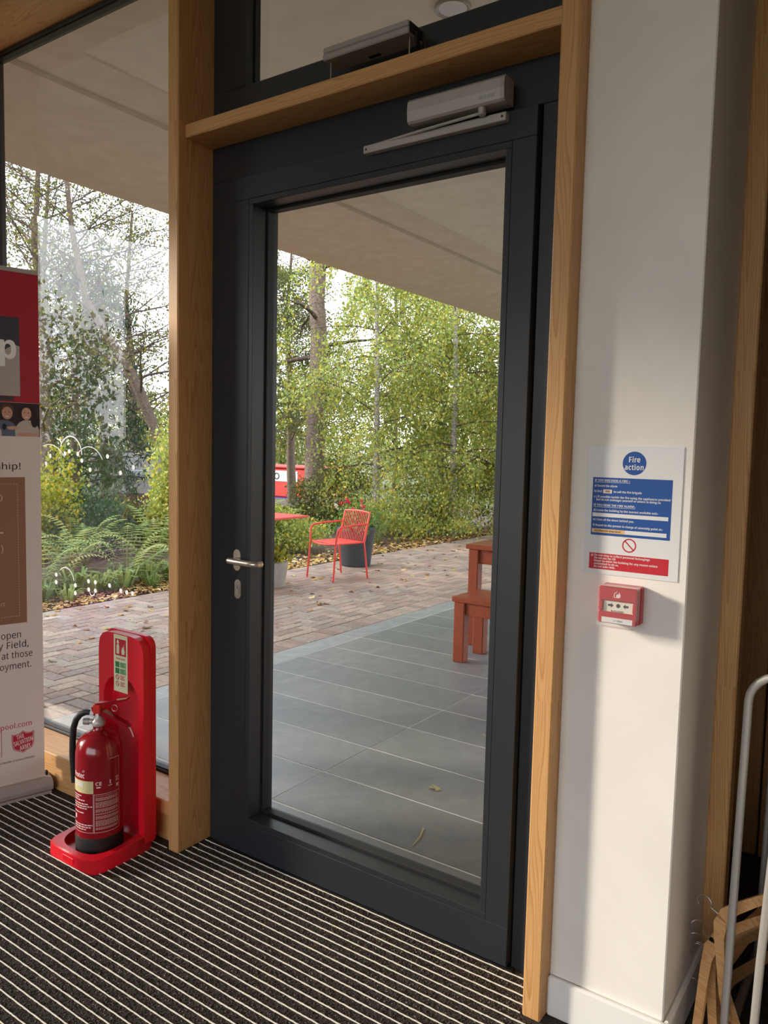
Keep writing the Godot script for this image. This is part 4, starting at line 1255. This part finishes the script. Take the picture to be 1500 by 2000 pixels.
func cloud(parent, called, mesh, m, places):
	# many small alike pieces joined into one mesh, each with a colour of its own
	var src = mesh.surface_get_arrays(0)
	var v0: PackedVector3Array = src[Mesh.ARRAY_VERTEX]
	var n0: PackedVector3Array = src[Mesh.ARRAY_NORMAL]
	if src[Mesh.ARRAY_INDEX] != null:
		var v1 := PackedVector3Array()
		var n1 := PackedVector3Array()
		for i in src[Mesh.ARRAY_INDEX]:
			v1.append(v0[i])
			n1.append(n0[i])
		v0 = v1
		n0 = n1
	var v := PackedVector3Array()
	var n := PackedVector3Array()
	var c := PackedColorArray()
	var one_c := PackedColorArray()
	one_c.resize(v0.size())
	for p in places:
		var x: Transform3D = p[0]
		v.append_array(x * v0)
		n.append_array(Transform3D(x.basis.orthonormalized(), Vector3.ZERO) * n0)
		one_c.fill(p[1])
		c.append_array(one_c)
	var arr = []
	arr.resize(Mesh.ARRAY_MAX)
	arr[Mesh.ARRAY_VERTEX] = v
	arr[Mesh.ARRAY_NORMAL] = n
	arr[Mesh.ARRAY_COLOR] = c
	var am := ArrayMesh.new()
	am.add_surface_from_arrays(Mesh.PRIMITIVE_TRIANGLES, arr)
	var o = put(am, called, m, parent)
	o.set_meta("kind", "stuff")
	return o

func rot():
	return Basis.from_euler(Vector3(rng.randf_range(-1.5, 1.5), rng.randf() * TAU, rng.randf_range(-1.5, 1.5)))

func pick(cols):
	var a = cols[rng.randi() % cols.size()]
	var b = cols[rng.randi() % cols.size()]
	var c = a.lerp(b, rng.randf())
	var k = rng.randf_range(0.75, 1.25)
	return Color(c.r * k, c.g * k, c.b * k)

var stick: Mesh
func stick_at(a, b, r):
	var d = b - a
	var y = d.normalized()
	var x = y.cross(Vector3(0.31, 0.2, 0.93)).normalized()
	return Transform3D(Basis(x * r, d, x.cross(y) * r), a)

# o: trunk points, r0, r1, n branches, t0, len, taper, elev, droop, sub, sublen, subdroop, leaves, leaf mesh, jit, cols, bark
func tree(called, label, at, o, group = ""):
	var t = thing(called, label, "tree", at, 0.0, group)
	var tr = o.trunk
	var rad = []
	for i in tr.size(): rad.append(lerpf(o.r0, o.r1, float(i) / (tr.size() - 1)))
	# finer trunk
	var fine = []
	var frad = []
	for i in tr.size() - 1:
		for k in 4:
			fine.append(tr[i].lerp(tr[i + 1], k / 4.0) + Vector3(rng.randf() - 0.5, 0, rng.randf() - 0.5) * rad[i] * 0.25)
			frad.append(lerpf(rad[i], rad[i + 1], k / 4.0))
	fine.append(tr[-1]); frad.append(rad[-1])
	var st = mb()
	tube(st, fine, frad, 12, true, 0.12)
	put(st, "trunk", o.bark, t)
	var br = mb()
	var twigs = []
	var leaves = []
	var n = o.n
	for i in n:
		var f = lerpf(o.t0, 1.0, (i + rng.randf()) / n)
		var q = f * (fine.size() - 1)
		var qi = mini(int(q), fine.size() - 2)
		var p = fine[qi].lerp(fine[qi + 1], q - qi)
		var az = i * 2.399 + rng.randf() * 0.8
		var el = o.elev + rng.randf_range(-0.25, 0.25)
		var d = Vector3(cos(az) * cos(el), sin(el), sin(az) * cos(el))
		var L = o.len * lerpf(1.0, o.taper, (f - o.t0) / maxf(0.01, 1.0 - o.t0)) * rng.randf_range(0.7, 1.15)
		var pts = [p]
		var rr = [maxf(0.008, frad[qi] * 0.3)]
		for k in 5:
			d = (d + Vector3(rng.randf_range(-0.2, 0.2), rng.randf_range(-0.12, 0.12) - o.droop, rng.randf_range(-0.2, 0.2))).normalized()
			pts.append(pts[-1] + d * L / 5.0)
			rr.append(lerpf(rr[0], 0.004, (k + 1) / 5.0))
		tube(br, pts, rr, 5, false)
		for s in o.sub:
			var g = rng.randf_range(0.2, 1.0) * 4.999
			var gi = int(g)
			var a = pts[gi].lerp(pts[gi + 1], g - gi)
			var dd = (d * 0.6 + Vector3(rng.randf_range(-1, 1), rng.randf_range(-0.5, 0.8), rng.randf_range(-1, 1))).normalized()
			var Ls = o.sublen * rng.randf_range(0.5, 1.2)
			var prev = a
			var tp = [a]
			for k in 4:
				dd = (dd + Vector3(0, -o.subdroop, 0) + Vector3(rng.randf_range(-0.2, 0.2), 0, rng.randf_range(-0.2, 0.2))).normalized()
				var nx = prev + dd * Ls / 4.0
				twigs.append([stick_at(prev, nx, o.get("twig_r", 0.004) * (1.0 - 0.18 * k)), Color.WHITE])
				tp.append(nx)
				prev = nx
			for j in o.leaves:
				var h = rng.randf_range(0.1, 1.0) * 3.999
				var hi = int(h)
				var pos = tp[hi].lerp(tp[hi + 1], h - hi) + Vector3(rng.randfn(), rng.randfn(), rng.randfn()) * o.jit
				leaves.append([Transform3D(rot().scaled(Vector3.ONE * rng.randf_range(0.7, 1.3)), pos), pick(o.cols)])
	var b = put(br, "branches", o.bark if not o.has("branch_mat") else o.branch_mat, t)
	b.set_meta("kind", "stuff")
	if twigs.size(): cloud(t, "twigs", stick, M.twig, twigs)
	if leaves.size(): cloud(t, "foliage", o.leaf, M.leaf, leaves)
	return t

# rounded shrub: leaves through an ellipsoid, thicker towards the outside
func shrub(called, label, at, rx, ry, rz, count, leaf, cols, group = "", shape = 0.5):
	var t = thing(called, label, "shrub", at, 0.0, group)
	var st = mb()
	for i in 7:
		var a = rng.randf() * TAU
		tube(st, [Vector3(0, -0.08, 0), Vector3(cos(a) * rx * 0.2, ry * 0.7, sin(a) * rz * 0.2), Vector3(cos(a) * rx * 0.5, ry * 1.4, sin(a) * rz * 0.5)], [0.025, 0.015, 0.005], 5)
	put(st, "stems", M.twig, t)
	var pl = []
	var clumps = []
	for i in 46:
		var d = Vector3(rng.randfn(), rng.randfn(), rng.randfn()).normalized()
		clumps.append(d * pow(rng.randf(), 0.4))
	for i in count:
		var d = clumps[rng.randi() % clumps.size()] + Vector3(rng.randfn(), rng.randfn(), rng.randfn()) * 0.16
		var p = Vector3(d.x * rx, ry + d.y * ry, d.z * rz)
		if p.y < 0: p.y = rng.randf() * 0.2
		pl.append([Transform3D(rot().scaled(Vector3.ONE * rng.randf_range(0.7, 1.3)), p), pick(cols)])
	cloud(t, "foliage", leaf, M.leaf, pl)
	return t

func planting():
	var s = mb()
	tube(s, [Vector3.ZERO, Vector3.UP], [1.0, 0.8], 4, false)
	stick = s.commit()
	var small = leaf_blade(0.047, 0.037, 0.005)
	var mid = leaf_blade(0.09, 0.06, 0.012)
	var big = leaf_blade(0.16, 0.1, 0.02)
	var needle = leaf_blade(0.13, 0.03, 0.004)
	var birch_cols = [lin(182, 188, 108), lin(158, 174, 98), lin(200, 194, 98), lin(132, 154, 90), lin(210, 188, 78), lin(168, 182, 112)]
	var gold_cols = [lin(176, 168, 58), lin(150, 158, 66), lin(196, 170, 50), lin(120, 140, 62)]
	var dark_cols = [lin(46, 72, 58), lin(58, 86, 62), lin(38, 58, 54), lin(72, 98, 66)]
	var olive_cols = [lin(98, 112, 66), lin(122, 126, 70), lin(84, 98, 62), lin(140, 124, 62)]

	# birches seen through the door
	var bo = {"trunk": [Vector3(0, -0.1, 0), Vector3(-0.05, 1.2, 0), Vector3(-0.02, 2.6, 0.05), Vector3(-0.1, 4.0, 0), Vector3(-0.08, 5.8, 0.1), Vector3(-0.1, 7.2, 0)], "r0": 0.06, "r1": 0.012, "n": 34, "t0": 0.16, "len": 1.9, "taper": 0.45, "elev": 0.45, "droop": 0.14, "sub": 14, "sublen": 0.95, "subdroop": 0.5, "leaves": 60, "leaf": small, "jit": 0.05, "cols": birch_cols, "bark": M.birch, "branch_mat": M.twig}
	tree("birch_tree", "yellowing weeping birch with white trunk behind the wooden table", Vector3(-6.5, 0, -9.6), bo, "birches beyond the bricks")
	tree("birch_tree", "leafy weeping birch between the garden chair and the white trunk", Vector3(-7.6, 0, -8.9), bo, "birches beyond the bricks")
	var b2 = bo.duplicate()
	b2.trunk = [Vector3(0, -0.1, 0), Vector3(0.05, 0.8, 0), Vector3(0.1, 2.0, 0), Vector3(0.0, 3.6, 0), Vector3(0.1, 5.2, 0)]
	b2.r0 = 0.12
	b2.len = 1.9
	tree("birch_tree", "thick stemmed pale birch at the end of the bricks", Vector3(-6.2, 0, -11.0), b2, "birches beyond the bricks")
	tree("birch_tree", "birch standing behind the other birches, farthest from the bricks", Vector3(-8.9, 0, -11.4), bo, "birches beyond the bricks")
	tree("birch_tree", "dense birch filling the gap between the white trunks", Vector3(-7.5, 0, -10.9), bo, "birches beyond the bricks")
	var oo = bo.duplicate()
	oo.trunk = [Vector3(0, -0.2, 0), Vector3(0, 1.6, 0), Vector3(0.1, 3.4, 0), Vector3(0, 5.4, 0)]
	oo.t0 = 0.36
	oo.subdroop = 0.15
	oo.cols = olive_cols
	oo.bark = M.bark
	tree("olive_leaved_tree", "olive leaved tree behind the tall grey trunk", Vector3(-11.9, 0, -10.9), oo)
	# big pine trunk
	var po = {"trunk": [Vector3(0, -0.2, 0), Vector3(0.0, 1.5, 0), Vector3(0.03, 3.2, 0), Vector3(0.0, 5.5, 0), Vector3(0.05, 8.5, 0), Vector3(0, 11, 0)], "r0": 0.205, "r1": 0.12, "n": 18, "t0": 0.34, "len": 2.6, "taper": 0.6, "elev": 0.1, "droop": 0.05, "sub": 7, "sublen": 1.0, "subdroop": 0.12, "leaves": 5, "leaf": small, "jit": 0.06, "cols": olive_cols, "bark": M.pinebark, "branch_mat": M.twig}
	tree("pine_tree", "tall tree with thick grey furrowed trunk beside the red boat", Vector3(-10.25, 0, -10.4), po)
	# twiggy trees over the sidelight
	var tw = {"trunk": [Vector3(0.9, -0.2, -0.9), Vector3(0.75, 1.3, -0.75), Vector3(0.45, 2.5, -0.35), Vector3(0.0, 3.5, 0.1), Vector3(-0.15, 4.6, 0.25), Vector3(-0.3, 6.0, 0.3)], "r0": 0.11, "r1": 0.025, "n": 34, "t0": 0.34, "len": 1.7, "taper": 0.7, "elev": 0.5, "droop": 0.0, "sub": 18, "sublen": 0.9, "subdroop": 0.06, "leaves": 7, "leaf": small, "jit": 0.07, "cols": olive_cols, "bark": M.bark, "branch_mat": M.twig, "twig_r": 0.005}
	tree("leaning_tree", "half bare tree with a pale leaning trunk behind the sidelight", Vector3(-10.6, 0, -5.5), tw)
	var t3 = tw.duplicate()
	t3.trunk = [Vector3(0, -0.2, 0), Vector3(-0.05, 1.5, 0.05), Vector3(-0.1, 3.0, 0), Vector3(-0.2, 4.6, 0.1), Vector3(-0.1, 6.6, 0)]
	t3.r0 = 0.13
	t3.t0 = 0.25
	t3.leaves = 8
	t3.len = 2.0
	t3.n = 40
	tree("bare_tree", "straight half bare tree beside the leaning trunk", Vector3(-11.8, 0, -5.5), t3, "half bare trees of the garden")
	tree("bare_tree", "half bare tree with bluish twigs against the sky", Vector3(-14.3, 0, -7.2), t3, "half bare trees of the garden")
	tree("bare_tree", "half bare tree behind the shed roof", Vector3(-14.9, 0, -9.6), t3, "half bare trees of the garden")
	tree("bare_tree", "half bare tree beyond the tall grey trunk", Vector3(-13.3, 0, -13.2), t3, "half bare trees of the garden")
	# conifers; the last three are unseen, added to keep sun off the patio
	var co = {"trunk": [Vector3(0, -0.1, 0), Vector3(0, 1.5, 0), Vector3(0.05, 3.0, 0), Vector3(0, 4.6, 0)], "r0": 0.1, "r1": 0.02, "n": 42, "t0": 0.12, "len": 1.15, "taper": 0.25, "elev": 0.05, "droop": 0.06, "sub": 9, "sublen": 0.45, "subdroop": 0.2, "leaves": 16, "leaf": needle, "jit": 0.05, "cols": dark_cols, "bark": M.bark, "branch_mat": M.twig}
	for q in [[-12.3, -6.3, "dark blue green conifer behind the yellow shrub"], [-13.0, -7.4, "dark blue green conifer beside the shed"], [-9.8, 0.2, "unseen evergreen added near the garden corner to shade the patio"], [-9.6, -1.7, "unseen evergreen added by the planting bed to shade the patio"], [-9.4, 1.6, "unseen evergreen added by the garden windows to shade the patio"]]:
		tree("conifer", q[2], Vector3(q[0], 0, q[1]), co, "dark conifers of the garden")
	# shrubs
	shrub("golden_shrub", "yellow green leafy shrub next to the banner", Vector3(-8.75, -0.05, -3.45), 0.6, 0.66, 0.6, 7540, small, gold_cols)
	shrub("dark_shrub", "dark blue green rounded shrub under the sticker arcs", Vector3(-9.0, -0.05, -4.1), 0.7, 0.42, 0.7, 6090, small, dark_cols)
	shrub("green_shrub", "tall pale green shrub beside the pine post", Vector3(-8.4, -0.05, -5.4), 0.55, 1.0, 0.55, 10150, small, birch_cols)
	shrub("green_shrub", "broad olive shrub below the shed wall", Vector3(-9.2, -0.05, -5.4), 0.6, 0.35, 0.7, 4350, small, olive_cols)
	shrub("green_shrub", "low green bush behind the garden chair", Vector3(-7.6, -0.05, -6.2), 0.8, 0.32, 0.7, 6090, small, birch_cols)
	shrub("green_shrub", "leafy green bush under the birches", Vector3(-7.0, -0.05, -9.3), 1.0, 0.42, 1.2, 7540, small, birch_cols)
	shrub("green_shrub", "green bush at the foot of the tall grey trunk", Vector3(-9.4, -0.05, -8.8), 1.2, 0.2, 1.0, 6090, small, olive_cols)
	shrub("green_shrub", "green bush behind the wooden table's corner", Vector3(-5.9, -0.05, -11.6), 1.6, 0.6, 0.7, 6670, small, olive_cols)
	shrub("green_shrub", "rounded green bush hiding the boat's bow", Vector3(-9.1, -0.05, -9.55), 0.7, 0.6, 0.7, 5600, small, olive_cols)
	# far tree belt; last two unseen, added to darken the sky mirrored in the sidelight
	for q in [[-24, -16, 3.0, 2.2], [-20, -21, 3.0, 2.4], [-15, -24.5, 2.8, 2.6], [-9.5, -24, 3.0, 3.0], [-4, -22.5, 3.0, 3.2], [-27, -9, 3.0, 2.0], [-28, -2, 3.0, 2.0], [-19, 4, 2.4, 2.7], [-19, 9.6, 2.4, 2.7]]:
		shrub("far_tree_belt", "distant mass of autumn trees beyond the garden", Vector3(q[0], -0.5, q[1]), q[2], q[3], 2.6, 7000, big, [lin(120, 134, 84), lin(146, 146, 80), lin(92, 112, 78), lin(170, 150, 70)], "distant tree belt")

	# ferns
	var fr = mb()
	for k in 20:
		var f = k / 19.0
		var p = Vector3(0, sin(f * 1.9) * 0.36, f * 0.52)
		var wd = 0.105 * sin(PI * clampf(0.12 + f * 0.88, 0, 1)) + 0.006
		for sg in [-1.0, 1.0]:
			var tip = p + Vector3(sg * wd, -0.02, 0.035)
			var e = p + Vector3(0, -0.002, 0.02)
			tri(fr, p, e, tip, Vector3.UP, Vector3.UP, Vector3.UP)
	tube(fr, [Vector3.ZERO, Vector3(0, 0.22, 0.17), Vector3(0, 0.345, 0.36), Vector3(0, 0.34, 0.52)], [0.004, 0.003, 0.002, 0.001], 4, false)
	var frond = fr.commit()
	var fern_mats = []
	for c in [[132, 146, 74], [156, 158, 88], [112, 132, 66]]:
		var m = mat(rgb8(c[0], c[1], c[2]), 0.6)
		m.backlight_enabled = true
		m.backlight = rgb8(c[0], c[1], c[2])
		fern_mats.append(m)
	var fi = 0
	for q in [[-6.9, -2.3, 1.0, "pale green fern next to the banner's edge"], [-7.4, -2.9, 1.05, "fern in front of the yellow shrub"], [-6.9, -3.3, 1.25, "tall arching fern at the bed's edge near the pine post"], [-7.2, -3.9, 1.3, "tallest fern below the pale green shrub"], [-7.8, -3.4, 1.1, "fern in front of the dark shrub"], [-7.6, -6.0, 1.2, "upright fern behind the garden chair"], [-8.2, -6.8, 1.25, "fern at the foot of the tall grey trunk"], [-6.9, -7.9, 1.0, "fern between the flower pot and the birches"]]:
		var f = thing("fern", q[3], "fern", Vector3(q[0], -0.05, q[1]), 0.0, "ferns in the planting bed")
		for k in 11:
			var o = put(frond, "frond", fern_mats[(fi + k) % 3], f)
			o.rotation = Vector3(rng.randf_range(-0.55, 0.15), k * TAU / 11 + rng.randf() * 0.3, 0)
			o.scale = Vector3.ONE * q[2] * rng.randf_range(0.8, 1.2)
		fi += 1
	# strap leaved clumps along the edge
	var bl = mb()
	for k in 34:
		var a = rng.randf() * TAU
		var L = rng.randf_range(0.14, 0.26)
		var d = Vector3(cos(a), 0, sin(a))
		var sd = Vector3(-d.z, 0, d.x) * 0.011
		var p0 = d * rng.randf() * 0.08
		var p1 = p0 + d * L * 0.35 + Vector3(0, L * 0.8, 0)
		var p2 = p0 + d * L * 0.9 + Vector3(0, L * 0.75, 0)
		var n = (Vector3.UP - d * 0.4).normalized()
		tri(bl, p0 - sd, p0 + sd, p1 + sd, n, n, n)
		tri(bl, p0 - sd, p1 + sd, p1 - sd, n, n, n)
		tri(bl, p1 - sd, p1 + sd, p2, n, n, n)
	var blades = bl.commit()
	var strap = []
	for c in [[112, 136, 66], [138, 152, 80], [92, 118, 62]]:
		var m = mat(rgb8(c[0], c[1], c[2]), 0.5)
		m.backlight_enabled = true
		m.backlight = rgb8(c[0], c[1], c[2])
		strap.append(m)
	for i in 26:
		var t = thing("strap_leaved_plant", "clump of green strap leaves along the brick edge", "plant", Vector3(-6.3 - rng.randf() * 0.5, -0.05, -1.4 - 0.13 * i + rng.randf() * 0.1), rng.randf() * TAU, "strap leaved clumps along the brick edge")
		put(blades, "leaves", strap[i % 3], t)
		t.scale = Vector3.ONE * rng.randf_range(0.8, 1.25)
	# fallen leaves
	var fl = mb()
	for k in 6:
		var a = TAU * k / 6
		var b = TAU * (k + 1) / 6
		tri(fl, Vector3(0, 0.25, 0), Vector3(cos(a), 0.3 * (k % 2), sin(a) * 0.7), Vector3(cos(b), 0.3 * ((k + 1) % 2), sin(b) * 0.7), Vector3.UP, Vector3.UP, Vector3.UP)
	var pl = []
	var lc = [lin(190, 150, 96), lin(214, 190, 140), lin(160, 116, 72), lin(122, 84, 60), lin(206, 170, 80)]
	for i in 3600:
		var z = rng.randf_range(-12.0, -1.0)
		var x = -6.12 - absf(rng.randfn()) * 0.32
		if rng.randf() < 0.06: x = rng.randf_range(-6.1, -4.4)
		pl.append([Transform3D(Basis(Vector3.UP, rng.randf() * TAU).rotated(Vector3.RIGHT, rng.randf_range(-0.4, 0.4)).scaled(Vector3.ONE * rng.randf_range(0.018, 0.042)), Vector3(x, -0.02 if x > -6.15 else -0.035 + rng.randf() * 0.03, z)), pick(lc)])
	var lo := Node3D.new()
	lo.name = "fallen_leaves"
	add_child(lo)
	tag(lo, "brown fallen leaves drifted along the brick edge", "leaves", "", "stuff")
	cloud(lo, "leaf_drift", fl.commit(), M.litter, pl)

	# flower pot
	var p = thing("flower_pot", "big dark round pot with pink flowers behind the garden chair", "flower pot", Vector3(-5.72, -0.02, -5.78))
	var st = mb()
	lathe(st, [Vector2(0, 0), Vector2(0.17, 0.0), Vector2(0.185, 0.02), Vector2(0.235, 0.44), Vector2(0.25, 0.45), Vector2(0.25, 0.49), Vector2(0.232, 0.49), Vector2(0.225, 0.43), Vector2(0, 0.43)], 32)
	put(st, "pot", M.pot, p)
	var fo = []
	for i in 1300:
		var d = Vector3(rng.randfn(), absf(rng.randfn()), rng.randfn())
		fo.append([Transform3D(rot().scaled(Vector3.ONE * rng.randf_range(0.6, 1.1)), Vector3(d.x * 0.13, 0.44 + d.y * 0.12, d.z * 0.13)), pick([lin(92, 128, 62), lin(120, 150, 76), lin(76, 104, 58)])])
	cloud(p, "foliage", small, M.leaf, fo)
	for q in [[-0.12, 0.78, 0.0, 0.045, 214, 34, 84], [-0.2, 0.76, 0.05, 0.03, 196, 30, 60], [-0.3, 0.72, 0.02, 0.035, 232, 226, 206], [0.02, 0.7, 0.1, 0.03, 222, 70, 110], [0.13, 0.74, 0.05, 0.035, 226, 90, 120], [0.15, 0.66, 0.08, 0.033, 222, 76, 110], [0.16, 0.56, 0.12, 0.026, 228, 120, 150], [0.1, 0.5, 0.2, 0.03, 226, 110, 150], [0.12, 0.8, 0.05, 0.026, 222, 84, 116]]:
		st = mb()
		tube(st, [Vector3(q[0] * 0.3, 0.43, q[2] * 0.3), Vector3(q[0], q[1], q[2])], 0.004, 5)
		put(st, "stem", fern_mats[0], p)
		var pe = []
		for k in 26: pe.append([Transform3D(rot().scaled(Vector3.ONE * q[3] * 17.0), Vector3(q[0], q[1], q[2]) + Vector3(rng.randfn(), rng.randfn(), rng.randfn()) * q[3] * 0.3), pick([lin(q[4], q[5], q[6]), lin(q[4], q[5] + 20, q[6] + 10)])])
		cloud(p, "flower", small, M.petal, pe)
	# stone pot at the edge of the view
	var g = thing("stone_pot", "grey stone pot with yellow leaves under the red table", "flower pot", Vector3(-5.50, -0.02, -4.05))
	st = mb()
	lathe(st, [Vector2(0, 0), Vector2(0.12, 0.0), Vector2(0.125, 0.02), Vector2(0.16, 0.25), Vector2(0.15, 0.26), Vector2(0, 0.25)], 28)
	put(st, "pot", M.stonepot, g)
	fo = []
	for i in 260: fo.append([Transform3D(rot(), Vector3(rng.randfn() * 0.07, 0.27 + absf(rng.randfn()) * 0.05, rng.randfn() * 0.07)), pick(gold_cols)])
	cloud(g, "foliage", small, M.leaf, fo)

func far_things():
	# narrowboat on the canal
	var b = thing("narrowboat", "red narrowboat with blue gunwale and white lettering panel beyond the trees", "boat", Vector3(-17.0, -0.95, -15.0))
	put(bx(-5.0, 3.6, 0.0, 0.72, -1.8, 0.0, 0.05), "hull", M.boathull, b)
	put(bx(-5.0, 3.6, 0.72, 0.86, -1.82, 0.03, 0.03), "gunwale", M.boatblue, b)
	var cab = put(bx(-4.0, 2.9, 0.86, 1.72, -1.6, -0.12, 0.04), "cabin", M.boatred, b)
	put(bx(-1.4, 2.2, 1.33, 1.64, -0.125, -0.11, 0.004), "white_panel", M.boatwhite, cab)
	put(bx(-4.1, 3.0, 1.72, 1.78, -1.65, -0.06, 0.02), "roof", M.boatred, b)
	for x in [-3.2, -2.2, 2.6]:
		var st = mb()
		prism(st, disc(0.17, x, 1.4, 20), -0.13, -0.105)
		put(st, "porthole", M.boathull, cab)
	for i in 6:
		var st = mb()
		annulus(st, 0.07, 0.1, -0.12, -0.1, Vector2(-0.7 + i * 0.42, 1.48), 0, TAU, 14)
		put(st, "scroll_mark", M.boathull, cab)
	# shed with a slate roof
	var h = thing("garden_shed", "white walled shed with grey shingled roof behind the leaning tree", "shed", Vector3(-13.45, -0.1, -8.45), deg_to_rad(52.0))
	put(bx(-0.7, 0.8, 0.15, 0.95, -1.6, 0.0), "wall", M.shed, h)
	put(bx(0.02, 0.05, 0.15, 0.72, 0.0, 0.02), "wall_joint", M.alu, h)
	for row in 9:
		var sh = bx(0.003, 0.217, 0.0, 0.022, 0.0, 0.2, 0.004).commit()
		for k in 8:
			var o = put(sh, "shingle", M.slateroof, h, Vector3(-0.8 + 0.22 * k - (row % 2) * 0.11, 0.6 + 0.092 * row, 0.24 - 0.12 * row))
			o.rotation.x = 0.64 + (rng.randf() - 0.5) * 0.05
	put(bx(-0.8, 0.9, 0.62, 0.68, -1.6, 0.1), "eaves", M.fence, h)
	var f = thing("board_fence", "low brown board fence in front of the shed", "fence", Vector3(-12.2, -0.1, -7.3), deg_to_rad(52.0))
	var bd = bx(0.004, 0.116, 0.0, 0.55, 0.0, 0.02, 0.003).commit()
	for k in 14: put(bd, "board", M.fence, f, Vector3(-0.85 + 0.12 * k, 0, 0.004 * (k % 2)))
	put(bx(-0.9, 0.9, 0.4, 0.45, -0.03, 0.0), "rail", M.fence, f)

func _ready():
	rng.seed = 20240
	camera_and_light()
	make_materials()
	room_shell()
	paving()
	canopy()
	door_hardware()
	fire_point()
	roll_up_banner()
	wall_notices()
	coat_recess()
	hall_sofa()
	picnic_set()
	red_furniture()
	far_things()
	planting()
